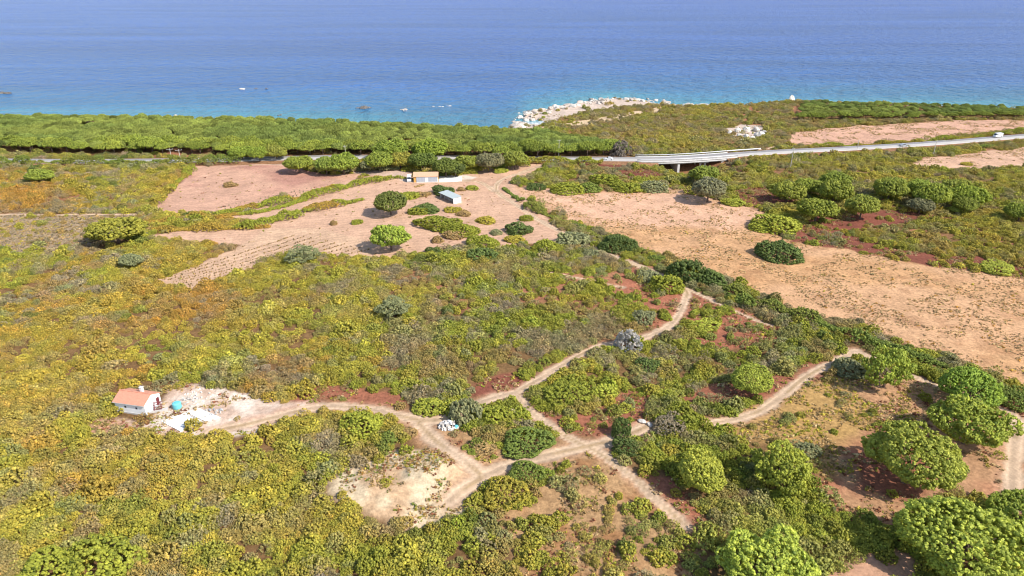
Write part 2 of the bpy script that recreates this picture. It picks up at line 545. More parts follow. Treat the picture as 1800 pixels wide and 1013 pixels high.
# name: (polygon px, colour, bareness, soft m, noise m, roughness of texture)
REG = [
    ("dry_brown", [(-200, 375), (260, 378), (250, 400), (190, 428), (80, 448), (-200, 455)], GREYTAN, 0.94, 3, 6, 0.9),
    ("pink_l", [(258, 374), (345, 291), (420, 289), (500, 289), (565, 305), (650, 305), (610, 322), (500, 345), (395, 380)], PINKD, 1, 1, 2, 0.6),
    ("farm", [(395, 382), (480, 352), (560, 330), (655, 308), (720, 312), (800, 312), (858, 296), (915, 300), (905, 325), (950, 372), (990, 412), (990, 432),
              (925, 428), (870, 445), (830, 438), (780, 434), (735, 446), (665, 455), (600, 447), (530, 436), (470, 430), (400, 430), (310, 424), (245, 418), (330, 404), (480, 402)], PINK, 1, 1, 2.5, 0.55),
    ("vines", [(262, 497), (345, 509), (395, 492), (470, 455), (560, 446), (660, 455), (650, 425), (560, 400), (470, 400), (420, 432), (340, 468)], lin(222, 184, 152, K), 1, 0.8, 1.5, 0.6),
    ("upper_strip", [(845, 295), (905, 290), (965, 278), (985, 282), (930, 310), (890, 318), (850, 312)], PINK, 1, 1, 2, 0.5),
    ("big_field", [(905, 326), (960, 338), (1060, 340), (1190, 334), (1230, 345), (1340, 372), (1350, 382), (1325, 400), (1400, 425), (1490, 441), (1640, 468), (1850, 492), (2200, 520),
                   (2300, 760), (1850, 700), (1690, 642), (1560, 592), (1400, 545), (1290, 500), (1180, 452), (1120, 440), (1060, 412), (985, 378), (930, 350)], TAN, 1, 1, 3, 0.9),
    ("field_pinkish", [(905, 326), (1060, 340), (1190, 334), (1340, 372), (1345, 400), (1200, 400), (1060, 395), (985, 376)], lin(226, 180, 148, K), 1, 6, 8, 0.7),
    ("upper_right", [(1372, 257), (1395, 234), (1500, 222), (1700, 212), (2100, 205), (2100, 222), (1800, 230), (1640, 245), (1480, 257)], PINKD, 1, 1, 4, 0.9),
    ("far_right", [(1585, 291), (1640, 276), (1800, 259), (2100, 245), (2100, 280), (1800, 297), (1660, 300)], PINK, 1, 1, 4, 0.8),
    ("olive_low", [(1215, 745), (1300, 740), (1430, 655), (1480, 650), (1560, 690), (1610, 735), (1530, 770), (1480, 850), (1420, 815), (1330, 775)], OLIVE, 0.93, 2, 5, 1),
    ("right_dry", [(1500, 668), (1590, 655), (1660, 668), (1720, 690), (1800, 720), (2000, 760), (2000, 920), (1800, 900), (1720, 880), (1600, 885), (1570, 930), (1500, 905), (1430, 850), (1480, 800), (1560, 740)], lin(194, 150, 112, K), 0.97, 2, 4, 0.9),
    ("bottom_right_path", [(1440, 1013), (1530, 975), (1600, 965), (1620, 1030), (1440, 1040)], DUSTY, 0.97, 1, 2, 0.6),
    ("mid_dusty", [(690, 745), (800, 745), (900, 800), (1000, 780), (1080, 800), (1150, 860), (1220, 930), (1240, 1040), (900, 1060), (900, 930), (850, 850), (790, 830), (720, 780)], lin(188, 150, 108, K), 0.60, 2, 4, 1),
    ("cross_slope", [(1085, 745), (1150, 735), (1170, 760), (1090, 790), (1060, 780)], DUSTY, 0.9, 1, 2, 0.8),
    ("red_a", [(520, 690), (580, 680), (640, 690), (720, 690), (730, 712), (640, 718), (560, 706), (520, 712)], RED, 0.9, 1, 3, 0.9),
    ("red_b", [(825, 675), (900, 655), (940, 660), (930, 675), (880, 695), (830, 700)], REDD * 1.15, 0.98, 1, 2, 0.9),
    ("red_c", [(930, 715), (985, 720), (1060, 725), (1110, 690), (1165, 690), (1150, 730), (1100, 750), (1080, 775), (1000, 765), (950, 740)], RED, 0.62, 1, 3, 0.9),
    ("red_d", [(1180, 690), (1260, 665), (1350, 650), (1420, 640), (1460, 632), (1440, 655), (1380, 700), (1290, 705), (1200, 720)], RED, 0.9, 1, 4, 0.9),
    ("red_e", [(1190, 520), (1230, 515), (1300, 545), (1380, 580), (1360, 600), (1240, 610), (1200, 580)], RED * 1.05, 0.75, 1, 3, 0.9),
    ("red_f", [(1090, 480), (1130, 465), (1190, 510), (1195, 550), (1160, 580), (1110, 570), (1060, 600), (1130, 540), (1095, 505)], RED * 1.25, 0.8, 1.5, 4, 0.9),
    ("red_g", [(1275, 335), (1340, 330), (1400, 345), (1395, 362), (1310, 362)], REDD, 0.97, 1, 2, 0.8),
    ("red_h", [(1395, 400), (1440, 378), (1560, 370), (1700, 385), (1560, 400), (1480, 412), (1600, 440), (1720, 452), (1850, 480), (1850, 494), (1640, 468), (1490, 440), (1390, 424)], REDD * 1.1, 0.9, 1, 3, 0.8),
    ("red_i", [(1010, 278), (1060, 280), (1110, 293), (1060, 297), (1010, 290)], REDD, 0.98, 1, 2, 0.8),
    ("red_j", [(1085, 300), (1140, 298), (1170, 308), (1160, 316), (1100, 314)], REDD, 0.98, 1, 2, 0.8),
    ("red_k", [(1490, 790), (1560, 760), (1660, 800), (1640, 850), (1560, 880), (1500, 860)], RED * 1.0, 0.97, 2, 4, 0.9),
    ("red_l", [(1130, 830), (1190, 840), (1240, 900), (1225, 940), (1170, 890)], RED * 1.1, 0.95, 1, 2, 0.9),
    ("pale_mounds", [(570, 850), (610, 825), (650, 812), (700, 795), (770, 788), (830, 815), (850, 850), (800, 885), (730, 915), (660, 920), (600, 885)], PALE, 0.99, 1.5, 4, 0.8),
    ("yard", [(195, 728), (250, 745), (290, 700), (310, 668), (370, 680), (440, 690), (500, 705), (560, 708), (520, 730), (440, 760), (370, 768), (290, 770), (220, 745)], YARD, 0.99, 1, 2, 0.7),
    ("yard_mound", [(110, 745), (200, 735), (260, 750), (250, 770), (150, 770)], DUSTY, 0.7, 2, 3, 0.9),
    ("farm_yard", [(765, 309), (815, 308), (840, 312), (820, 320), (770, 321), (715, 321), (700, 316)], YARD, 1, 0.8, 1, 0.3),
    ("sand_strip", [(900, 232), (960, 222), (1050, 208), (1160, 188), (1175, 194), (1060, 216), (960, 230)], lin(224, 196, 160, K), 0.85, 1.5, 4, 0.7),
    ("granite_shelf", [(884, 231), (893, 222), (915, 206), (930, 192), (1000, 178), (1080, 166), (1200, 178), (1260, 178), (1250, 186), (1170, 185), (1080, 190), (1000, 205), (950, 222), (905, 233)], ROCKY, 0.97, 2, 6, 0.8),
    ("outcrop_ground", [(1270, 225), (1300, 218), (1345, 222), (1345, 240), (1300, 248)], ROCKY, 0.97, 1, 3, 0.8),
    ("left_beach", [(250, 213), (380, 213), (420, 217), (300, 217)], lin(236, 226, 206, K), 1, 1, 3, 0.4),
    ("left_path_strip", [(-200, 300), (80, 303), (160, 302), (200, 306), (80, 307), (-200, 305)], lin(196, 170, 140, K), 0.9, 0.5, 1, 0.6),
    ("pole_track", [(330, 281), (470, 284), (520, 291), (380, 290)], lin(206, 172, 148, K), 0.95, 1, 2, 0.6),
    ("behind_pines", [(610, 300), (700, 300), (735, 306), (720, 314), (650, 308)], lin(220, 190, 170, K), 1, 1, 2, 0.6),
]
REGW = [(n, np.array([plane_at(*p) for p in poly]), c, bare, soft, amp, rg) for n, poly, c, bare, soft, amp, rg in REG]

TRACKS = [  # px polyline, width m
    ("house_track", [(370, 757), (430, 745), (480, 733), (560, 714), (630, 716), (690, 727), (745, 741), (790, 736), (835, 712), (870, 699), (905, 690)], 4.0),
    ("main_track", [(905, 690), (960, 660), (1040, 611), (1090, 601), (1155, 587), (1188, 562), (1203, 533), (1211, 508), (1178, 490), (1120, 466), (1065, 446), (1020, 426), (975, 403), (935, 382), (900, 356), (868, 336), (878, 316), (925, 301), (968, 285), (975, 279)], 3.4),
    ("junction_track", [(905, 690), (932, 725), (988, 765), (1050, 792), (1110, 836), (1160, 882), (1205, 922)], 3.2),
    ("cross_track", [(1140, 748), (1090, 772), (1040, 782), (960, 800), (890, 818), (850, 838), (790, 880)], 4.2),
    ("slope_track", [(735, 742), (775, 785), (820, 815), (850, 840)], 4.5),
    ("field_edge_track", [(1211, 508), (1262, 532), (1310, 555), (1358, 571)], 2.0),
    ("field_edge_track", [(1480, 612), (1530, 627), (1600, 662), (1660, 682), (1720, 702), (1780, 728), (1850, 770)], 2.2),
    ("branch_track", [(1505, 618), (1460, 640), (1415, 660), (1375, 697), (1325, 728), (1248, 744)], 3.4),
    ("pale_track", [(1790, 745), (1782, 800), (1780, 890)], 4.5),
    ("farm_track", [(868, 336), (845, 318), (810, 318)], 3.5),
    ("left_path", [(-150, 376), (0, 376), (100, 378), (245, 378)], 2.0),
    ("old_path", [(910, 468), (980, 482), (1040, 493), (1095, 504)], 1.8),
    ("upper_lane", [(1300, 262), (1345, 266), (1380, 252)], 2.5),
]
TRW = [(n, np.array([plane_at(*p) for p in pl]), w) for n, pl, w in TRACKS]


def smooth_line(P, it=2):
    P = np.asarray(P, float)
    for _ in range(it):
        Q = [P[0]]
        for a, b in zip(P[:-1], P[1:]):
            Q += [0.75 * a + 0.25 * b, 0.25 * a + 0.75 * b]
        Q.append(P[-1])
        P = np.array(Q)
    return P


TRW = [(n, smooth_line(pl), w * 0.78) for n, pl, w in TRW]


def sd_poly(X, Y, P):
    """signed distance, positive inside"""
    d = np.full(X.shape, 1e9)
    ins = np.zeros(X.shape, bool)
    n = len(P)
    for i in range(n):
        ax, ay = P[i]
        bx, by = P[(i + 1) % n]
        ex, ey = bx - ax, by - ay
        wx, wy = X - ax, Y - ay
        t = np.clip((wx * ex + wy * ey) / (ex * ex + ey * ey + 1e-9), 0, 1)
        d = np.minimum(d, (wx - ex * t) ** 2 + (wy - ey * t) ** 2)
        c = ((ay > Y) != (by > Y)) & (X < ex * (Y - ay) / (by - ay + 1e-12) + ax)
        ins ^= c
    d = np.sqrt(d)
    return np.where(ins, d, -d)


def d_line(X, Y, P):
    d = np.full(X.shape, 1e9)
    for (ax, ay), (bx, by) in zip(P[:-1], P[1:]):
        ex, ey = bx - ax, by - ay
        wx, wy = X - ax, Y - ay
        t = np.clip((wx * ex + wy * ey) / (ex * ex + ey * ey + 1e-9), 0, 1)
        d = np.minimum(d, (wx - ex * t) ** 2 + (wy - ey * t) ** 2)
    return np.sqrt(d)


def region_masks(X, Y):
    out = {}
    nx = (fbm(X, Y, 7, 101, 3) - 0.5) * 2
    ny = (fbm(X, Y, 7, 202, 3) - 0.5) * 2
    for name, P, col, bare, soft, amp, rg in REGW:
        m = np.zeros(X.shape)
        lo = P.min(0) - amp - soft - 2
        hi = P.max(0) + amp + soft + 2
        k = (X > lo[0]) & (X < hi[0]) & (Y > lo[1]) & (Y < hi[1])
        if k.any():
            sd = sd_poly(X[k] + nx[k] * amp, Y[k] + ny[k] * amp, P)
            m[k] = sstep(-soft, soft, sd)
        out[name] = m
    return out


def track_dist(X, Y):
    best = np.full(X.shape, 1e9)   # distance over half width
    raw = np.full(X.shape, 1e9)
    hw = np.full(X.shape, 1.0)
    which = np.full(X.shape, -1)
    wob = (noise2(X, Y, 3.0, 404) - 0.5) * 0.9 + (noise2(X, Y, 1.1, 414) - 0.5) * 0.7
    for i, (n, P, w) in enumerate(TRW):
        lo = P.min(0) - 8
        hi = P.max(0) + 8
        k = np.where((X > lo[0]) & (X < hi[0]) & (Y > lo[1]) & (Y < hi[1]))[0]
        if len(k) == 0: continue
        d = d_line(X[k], Y[k], P)
        dd = np.maximum(d + wob[k], 0) / (w / 2)
        b = dd < best[k]
        best[k[b]] = dd[b]
        raw[k[b]] = d[b]
        hw[k[b]] = w / 2
        which[k[b]] = i
    return best, raw, hw, which


ROAD_PX = [(-500, 288), (-200, 286), (0, 285), (200, 286), (400, 283), (600, 279), (800, 279), (960, 282), (1080, 283), (1150, 284), (1220, 281), (1300, 275), (1400, 268), (1500, 262.5), (1600, 256.5), (1700, 249.5), (1800, 241.5), (1950, 230), (2150, 214)]
ROADW = smooth_line([plane_at(*p) for p in ROAD_PX], 2)
ROAD_HW = 4.3

# ------------------------------------------------------------------ terrain
def axis(parts):
    out = []
    for a, b, s in parts:
        n = max(1, int(round((b - a) / s)))
        out.append(np.linspace(a, b, n, endpoint=False))
    out.append([parts[-1][1]])
    return np.concatenate(out)


gx = axis([(-6000, -1500, 450), (-1500, -600, 90), (-600, -400, 12), (-400, -180, 1.35), (-180, 180, 0.7), (180, 400, 1.35), (400, 600, 12), (600, 1500, 90), (1500, 6000, 450)])
gy = axis([(-3000, -300, 270), (-300, 20, 20), (20, 70, 2), (70, 270, 0.65), (270, 600, 1.25), (600, 760, 20)])
GX, GY = np.meshgrid(gx, gy)
X, Y = GX.ravel(), GY.ravel()
Z = relief(X, Y)
n_x, n_y = len(gx), len(gy)
masks = region_masks(X, Y)
tb, traw, thw, twhich = track_dist(X, Y)

litter = lin(150, 116, 78, K) * 0.8
soil = np.tile(litter, (len(X), 1))
n25 = fbm(X, Y, 25, 31, 3)[:, None]
soil = soil * (0.8 + 0.4 * n25) + (lin(176, 124, 92, K) - litter) * sstep(0.5, 0.75, fbm(X, Y, 40, 37, 2))[:, None]
rg_a = np.full(len(X), 1.0)
for name, P, col, bare, soft, amp, rg in REGW:
    m = masks[name][:, None]
    c = np.tile(col, (len(X), 1))
    nz1 = fbm(X, Y, 11, hash(len(name) * 7 + 3) % 97, 3)[:, None]
    nz2 = fbm(X, Y, 2.6, 59, 2)[:, None]
    c = c * (0.80 + 0.28 * nz1 + 0.12 * nz2)
    if name in ("big_field",):
        o = sstep(0.45, 0.7, fbm(X * 0.6 + Y * 0.3, Y, 22, 77, 3))[:, None]
        c = c * (1 - o) + ORANGE * (0.8 + 0.35 * nz2) * o
        dk = 0.6 * sstep(0.55, 0.8, fbm(X, Y, 4.5, 87, 3))[:, None]
        c = c * (1 - 0.35 * dk * np.array([0.8, 1, 1.1]))
    if name in ("farm", "vines", "pink_l"):
        # plough lines
        a = R(24) if name == "vines" else R(12)
        t = (-X * math.sin(a) + Y * math.cos(a)) / 2.6
        st = 0.5 + 0.5 * np.sin(t * 2 * np.pi)
        c = c * (1 - 0.10 * st[:, None])
        if name == "pink_l":
            o = sstep(0.5, 0.7, fbm(X, Y, 30, 79, 3))[:, None]
            c = c * (1 - 0.25 * o * np.array([0.7, 1.1, 0.9]))
    if name == "mid_dusty" or name == "pale_mounds" or name == "yard":
        o = sstep(0.5, 0.7, fbm(X, Y, 5, 83, 3))[:, None]
        c = c * (1 - 0.30 * o * np.array([0.6, 1.0, 1.2]))
    if name == "right_dry":
        o = sstep(0.48, 0.66, fbm(X, Y, 16, 89, 3))[:, None]
        c = c * (1 - o) + RED * 1.3 * o
    soil = soil * (1 - m) + c * m
    rg_a = rg_a * (1 - m[:, 0]) + rg * m[:, 0]
# dusty halo and the tracks themselves
halo = (1 - sstep(0.9, 2.2, tb))[:, None] * 0.55
soil = soil * (1 - halo) + DUSTY * (0.85 + 0.25 * n25) * halo
tm = (1 - sstep(0.8, 1.15, tb))[:, None]
rel = np.clip(traw / np.maximum(thw, 0.1), 0, 1.5)
rut = np.exp(-((rel - 0.58) / 0.22) ** 2)[:, None]
midg = np.exp(-(rel / 0.25) ** 2)[:, None] * sstep(.4, .6, fbm(X, Y, 7, 421, 2))[:, None]
tc_ = TRACK * (0.72 + 0.32 * rut + 0.16 * (fbm(X, Y, 2.2, 66, 2)[:, None] - 0.5))
tc_ = tc_ * (1 - .6 * midg) + lin(176, 146, 96, K) * .6 * midg
soil = soil * (1 - tm) + tc_ * tm
rg_a = rg_a * (1 - tm[:, 0]) + 0.45 * tm[:, 0]
Z = Z - 0.12 * (rut * tm)[:, 0]
# wet sand and rock near the water
sd = coast_y(X) - Y
wet = (1 - sstep(-3, 8, sd))[:, None]
soil = soil * (1 - wet) + ROCKY * (0.7 + 0.4 * n25) * wet
soil = np.clip(soil, 0.01, 0.85)

idx = np.arange(n_x * n_y).reshape(n_y, n_x)
quads = np.stack([idx[:-1, :-1], idx[:-1, 1:], idx[1:, 1:], idx[1:, :-1]], -1).reshape(-1, 4)
V = np.stack([X, Y, Z], 1)
FIELD_N = ["pink_l", "farm", "vines", "upper_strip", "big_field", "upper_right", "far_right"]
cls = np.zeros(len(X), int)
for k, n in enumerate(FIELD_N):
    cls[masks[n] > 0.5] = 1 + [0, 1, 1, 1, 2, 3, 4][k]
cls[tb < 1.0] = 6
cls[masks["yard"] > 0.5] = np.where(tb[masks["yard"] > 0.5] < 1.0, 6, 7)
qc = np.median(cls[quads], axis=1).astype(int)
for k, (nm) in enumerate(["ground", "ploughed_field", "farm_field", "dry_field", "fallow_field", "stubble_field", "dirt_track", "house_yard"]):
    q = quads[qc == k]
    if len(q) == 0: continue
    used, inv = np.unique(q, return_inverse=True)
    me = mesh_np(nm, V[used], [inv.reshape(-1, 4)], M_SOIL, {"soil": soil[used], "rough_ground": rg_a[used]}, smooth=True)
    tag(link(nm, me), kind="structure")

# ------------------------------------------------------------------ sea
sx = axis([(-12000, -2500, 900), (-2500, -700, 90), (-700, 700, 7), (700, 2500, 90), (2500, 12000, 900)])
sy = axis([(380, 700, 4), (700, 1200, 12), (1200, 3000, 80), (3000, 14000, 900)])
SX, SY = np.meshgrid(sx, sy)
xs, ys = SX.ravel(), SY.ravel()
shore = np.clip((ys - coast_y(xs)) / 1500.0, 0, 1)
idx = np.arange(len(sx) * len(sy)).reshape(len(sy), len(sx))
quads = np.stack([idx[:-1, :-1], idx[:-1, 1:], idx[1:, 1:], idx[1:, :-1]], -1).reshape(-1, 4)
tag(link("sea", mesh_np("sea", np.stack([xs, ys, np.full(len(xs), SEA_Z)], 1), [quads], M_SEA, {"shore": shore}, True)), kind="structure")

# ------------------------------------------------------------------ foliage builder
PHI = (1 + 5 ** 0.5) / 2
ICO = np.array([(-1, PHI, 0), (1, PHI, 0), (-1, -PHI, 0), (1, -PHI, 0), (0, -1, PHI), (0, 1, PHI), (0, -1, -PHI), (0, 1, -PHI), (PHI, 0, -1), (PHI, 0, 1), (-PHI, 0, -1), (-PHI, 0, 1)])
ICO = ICO / np.linalg.norm(ICO[0])
ICOF = np.array([(0, 11, 5), (0, 5, 1), (0, 1, 7), (0, 7, 10), (0, 10, 11), (1, 5, 9), (5, 11, 4), (11, 10, 2), (10, 7, 6), (7, 1, 8), (3, 9, 4), (3, 4, 2), (3, 2, 6), (3, 6, 8), (3, 8, 9), (4, 9, 5), (2, 4, 11), (6, 2, 10), (8, 6, 7), (9, 8, 1)])


def rnd_rot(rs, n):
    q = rs.randn(n, 4)
    q /= np.linalg.norm(q, axis=1)[:, None]
    w, x, y, z = q.T
    return np.stack([np.stack([1 - 2 * (y * y + z * z), 2 * (x * y - z * w), 2 * (x * z + y * w)], -1),
                     np.stack([2 * (x * y + z * w), 1 - 2 * (x * x + z * z), 2 * (y * z - x * w)], -1),
                     np.stack([2 * (x * z - y * w), 2 * (y * z + x * w), 1 - 2 * (x * x + y * y)], -1)], 1)


def foliage(cen, rad, nor, rs, cards=5, core=0.8, card=0.75, sv=1.0):
    """leaf clumps: a small faceted core and loose leaf sprays round it -> V, tris, quads, leaf"""
    n = len(cen)
    rot = rnd_rot(rs, n)
    base = ICO[None] * (0.75 + 0.5 * rs.rand(n, 12, 1))
    base = np.einsum('nij,nkj->nki', rot, base)
    Vc = cen[:, None] + base * rad[:, None, None] * core
    lf = np.clip(0.5 + 0.19 * sv * rs.randn(n), 0, 1)
    leaf_c = np.repeat(lf[:, None], 12, 1)
    tris = (ICOF[None] + (np.arange(n) * 12)[:, None, None]).reshape(-1, 3)
    V = [Vc.reshape(-1, 3)]
    L = [leaf_c.ravel()]
    quads = np.zeros((0, 4), int)
    if cards:
        m = n * cards
        d = rs.randn(m, 3) + 1.1 * np.repeat(nor, cards, 0)
        d /= np.linalg.norm(d, axis=1)[:, None] + 1e-9
        rr = np.repeat(rad, cards)
        c = np.repeat(cen, cards, 0) + d * (rr * (0.6 + 0.65 * rs.rand(m)))[:, None]
        a = np.cross(d + 0.5 * rs.randn(m, 3), rs.randn(m, 3))
        a /= np.linalg.norm(a, axis=1)[:, None] + 1e-9
        b = np.cross(a, d + 0.4 * rs.randn(m, 3))
        b /= np.linalg.norm(b, axis=1)[:, None] + 1e-9
        s1 = (rr * card * (0.5 + 0.5 * rs.rand(m)))[:, None]
        s2 = s1 * (0.35 + 0.4 * rs.rand(m))[:, None]
        q = np.stack([c - a * s1, c - b * s2 + d * 0.15 * s1, c + a * s1, c + b * s2], 1)
        V.append(q.reshape(-1, 3))
        l2 = np.clip(np.repeat(lf, cards) + 0.12 * sv * rs.randn(m), 0, 1)
        L.append(np.repeat(l2, 4))
        quads = (np.arange(m * 4).reshape(-1, 4)) + n * 12
    return np.vstack(V), tris, quads, np.concatenate(L)


def crown_points(rs, n, R_, up, dn, zc, lobes=0.16, cut=-0.75, fill=0.25, gap=0.0, freq=1.6):
    i = np.arange(n) + 0.5
    z = 1 - 2 * i / n
    th = np.pi * (1 + 5 ** 0.5) * i
    d = np.stack([np.sqrt(1 - z * z) * np.cos(th), np.sqrt(1 - z * z) * np.sin(th), z], 1)
    d += rs.randn(n, 3) * 0.06
    d /= np.linalg.norm(d, axis=1)[:, None]
    d = d[d[:, 2] > cut]
    s = rs.randint(1000)
    lob = (fbm(d[:, 0] * freq * 10 + d[:, 2] * 7, d[:, 1] * freq * 10 - d[:, 2] * 9, 8, s, 2) - 0.5) * 2
    lob2 = noise2(d[:, 0] * 30, d[:, 1] * 30 + d[:, 2] * 20, 8, s + 5) - 0.5
    f = 1 + lobes * 1.6 * lob + lobes * 0.5 * lob2
    inner = rs.rand(len(d)) < fill
    f = np.where(inner, f * (0.55 + 0.3 * rs.rand(len(d))), f)
    if gap:
        keep = (noise2(d[:, 0] * 40, d[:, 1] * 40 + d[:, 2] * 30, 9, s + 9) > gap) | (d[:, 2] > 0.75)
        d, f = d[keep], f[keep]
    h = np.where(d[:, 2] > 0, up, dn)
    p = d * f[:, None] * np.stack([np.full(len(d), R_), np.full(len(d), R_), h], 1)
    p[:, 2] += zc
    nrm = d / np.stack([np.full(len(d), R_), np.full(len(d), R_), h], 1)
    nrm /= np.linalg.norm(nrm, axis=1)[:, None]
    return p, nrm


def fol_mesh(name, parts, rs, cards=5, core=0.8, card=0.75, sv=.8):
    cen = np.vstack([p[0] for p in parts])
    nor = np.vstack([p[1] for p in parts])
    rad = np.concatenate([p[2] for p in parts])
    V, t, q, l = foliage(cen, rad, nor, rs, cards, core, card, sv)
    return mesh_np(name, V, [t, q], M_FOL, {"leaf": l})


def pine_data(seed, n, rc, up=0.55, dn=0.34, zc=0.8, lobes=0.12, gap=0.0, cards=5, cut=-0.8, freq=1.6):
    """unit stone pine: crown radius 1"""
    rs = np.random.RandomState(seed)
    p, nr = crown_points(rs, n, 1 - rc * 0.6, up - rc * 0.5, dn - rc * 0.5, zc, lobes, cut, 0.2, gap, freq)
    r = rc * (0.65 + 0.7 * rs.rand(len(p)))
    crown = fol_mesh("crown", [(p, nr, r)], rs, cards)
    mb = MB()
    rr = random.Random(seed)
    top = zc - dn * 0.4
    lean = (rr.uniform(-.05, .05), rr.uniform(-.05, .05))
    mb.tube([(0, 0, -0.06), (lean[0] * .5, lean[1] * .5, top * 0.5), (lean[0], lean[1], top)], [0.062, 0.05, 0.034], 8)
    for k in range(6):
        a = k * math.pi / 3 + rr.uniform(-.4, .4)
        z0 = top * rr.uniform(0.45, 0.95)
        L = rr.uniform(0.45, 0.78)
        mb.tube([(lean[0] * z0 / top, lean[1] * z0 / top, z0), (math.cos(a) * L * .5, math.sin(a) * L * .5, z0 + 0.5 * (zc - z0) + .03), (math.cos(a) * L, math.sin(a) * L, zc + 0.1)], [0.028, 0.02, 0.008], 6)
    return crown, mb.data("trunk", M_BARK)


def bush_data(name, seed, n, rc, up=0.7, dn=0.25, zc=0.16, lobes=0.2, cards=5, gap=0.0, cut=-0.35, core=0.8):
    rs = np.random.RandomState(seed)
    p, nr = crown_points(rs, n, 1 - rc * 0.5, up - rc * 0.5, dn, zc, lobes, cut, 0.15, gap, 1.2)
    r = rc * (0.65 + 0.7 * rs.rand(len(p)))
    return fol_mesh(name, [(p, nr, r)], rs, cards, core)


# ------------------------------------------------------------------ scatter (uncountable cover) with geometry nodes
def scatter(name, pos, rot, scl, idx, tint, sources):
    src = bpy.data.collections.new(name + "_kinds")
    for i, me in enumerate(sources):
        o = bpy.data.objects.new(f"{name}_plant_{chr(97 + i)}", me)
        src.objects.link(o)
    me = bpy.data.meshes.new(name)
    n = len(pos)
    me.vertices.add(n)
    me.vertices.foreach_set("co", np.asarray(pos, np.float32).ravel())
    a = me.attributes.new("rot", 'FLOAT_VECTOR', 'POINT'); a.data.foreach_set("vector", np.asarray(rot, np.float32).ravel())
    a = me.attributes.new("scl", 'FLOAT_VECTOR', 'POINT'); a.data.foreach_set("vector", np.asarray(scl, np.float32).ravel())
    a = me.attributes.new("pick", 'INT', 'POINT'); a.data.foreach_set("value", np.asarray(idx, np.int32))
    a = me.attributes.new("tint", 'FLOAT_COLOR', 'POINT'); a.data.foreach_set("color", np.hstack([tint, np.ones((n, 1))]).astype(np.float32).ravel())
    o = link(name, me)
    ng = bpy.data.node_groups.new(name + "_nodes", 'GeometryNodeTree')
    ng.interface.new_socket("Geometry", in_out='INPUT', socket_type='NodeSocketGeometry')
    ng.interface.new_socket("Geometry", in_out='OUTPUT', socket_type='NodeSocketGeometry')
    gi = ng.nodes.new("NodeGroupInput"); go = ng.nodes.new("NodeGroupOutput")
    ip = ng.nodes.new("GeometryNodeInstanceOnPoints")
    ci = ng.nodes.new("GeometryNodeCollectionInfo")
    ci.inputs["Collection"].default_value = src
    ci.inputs["Separate Children"].default_value = True
    ci.inputs["Reset Children"].default_value = True
    ip.inputs["Pick Instance"].default_value = True
    def na(nm, t):
        k = ng.nodes.new("GeometryNodeInputNamedAttribute"); k.data_type = t; k.inputs["Name"].default_value = nm
        return k.outputs["Attribute"]
    ng.links.new(gi.outputs[0], ip.inputs["Points"])
    ng.links.new(ci.outputs[0], ip.inputs["Instance"])
    ng.links.new(na("pick", 'INT'), ip.inputs["Instance Index"])
    e2r = ng.nodes.new("FunctionNodeEulerToRotation")
    ng.links.new(na("rot", 'FLOAT_VECTOR'), e2r.inputs[0])
    ng.links.new(e2r.outputs[0], ip.inputs["Rotation"])
    ng.links.new(na("scl", 'FLOAT_VECTOR'), ip.inputs["Scale"])
    ng.links.new(ip.outputs[0], go.inputs[0])
    md = o.modifiers.new("scatter", 'NODES')
    md.node_group = ng
    return o


def jitter_grid(x0, x1, y0, y1, s, rs):
    nx, ny = int((x1 - x0) / s), int((y1 - y0) / s)
    a, b = np.meshgrid(np.arange(nx), np.arange(ny))
    x = x0 + (a + 0.5 * (b % 2) + rs.rand(ny, nx) * 0.8) * s
    y = y0 + (b + rs.rand(ny, nx) * 0.8) * s
    return x.ravel(), y.ravel()


def in_view(x, y, margin=1.22, pad=14):
    return np.abs(x) < (y * CP + H * SP) * 0.74 * margin + pad


def frame_px(x, y, z=0):
    """photo pixel of a place on the ground, used only to say which kind of scrub grows where"""
    dep = y * CP - (z - H) * SP
    return 900 + FPX * x / dep, 506.5 - FPX * (y * SP + (z - H) * CP) / dep


def pal(name):
    return dict(
        green=(0.345, 0.370, 0.058), yel=(0.505, 0.435, 0.080), orange=(0.560, 0.325, 0.085), brown=(0.450, 0.315, 0.150),
        grey=(0.390, 0.325, 0.235), dark=(0.150, 0.205, 0.062), sage=(0.335, 0.345, 0.190), lime=(0.440, 0.470, 0.080),
        pine=(0.375, 0.450, 0.082), pinel=(0.435, 0.490, 0.092), pined=(0.230, 0.300, 0.070), hedgec=(0.230, 0.290, 0.065), red=(0.33, 0.14, 0.085), straw=(0.58, 0.43, 0.25))[name]


def mixcol(ws, names):
    ws = np.stack(ws, 1)
    ws = np.maximum(ws, 0)
    ws /= ws.sum(1, keepdims=True)
    return ws @ np.array([pal(n) for n in names])


OCC = []       # (x, y, r): ground taken by single plants, buildings ...


def occupied(x, y, shrink=0.85):
    k = np.zeros(len(x), bool)
    for ox, oy, r in OCC:
        k |= (x - ox) ** 2 + (y - oy) ** 2 < (r * shrink) ** 2
    return k


# ------------------------------------------------------------------ road, bridge
def line_normals(P):
    T = np.gradient(P, axis=0)
    T /= np.linalg.norm(T, axis=1)[:, None]
    return np.stack([-T[:, 1], T[:, 0]], 1)


def resample(P, s):
    d = np.concatenate([[0], np.cumsum(np.linalg.norm(np.diff(P, axis=0), axis=1))])
    t = np.arange(0, d[-1], s)
    return np.stack([np.interp(t, d, P[:, 0]), np.interp(t, d, P[:, 1])], 1)


RP = resample(ROADW, 4.0)
RN = line_normals(RP)
gxy = np.array(GULLY)


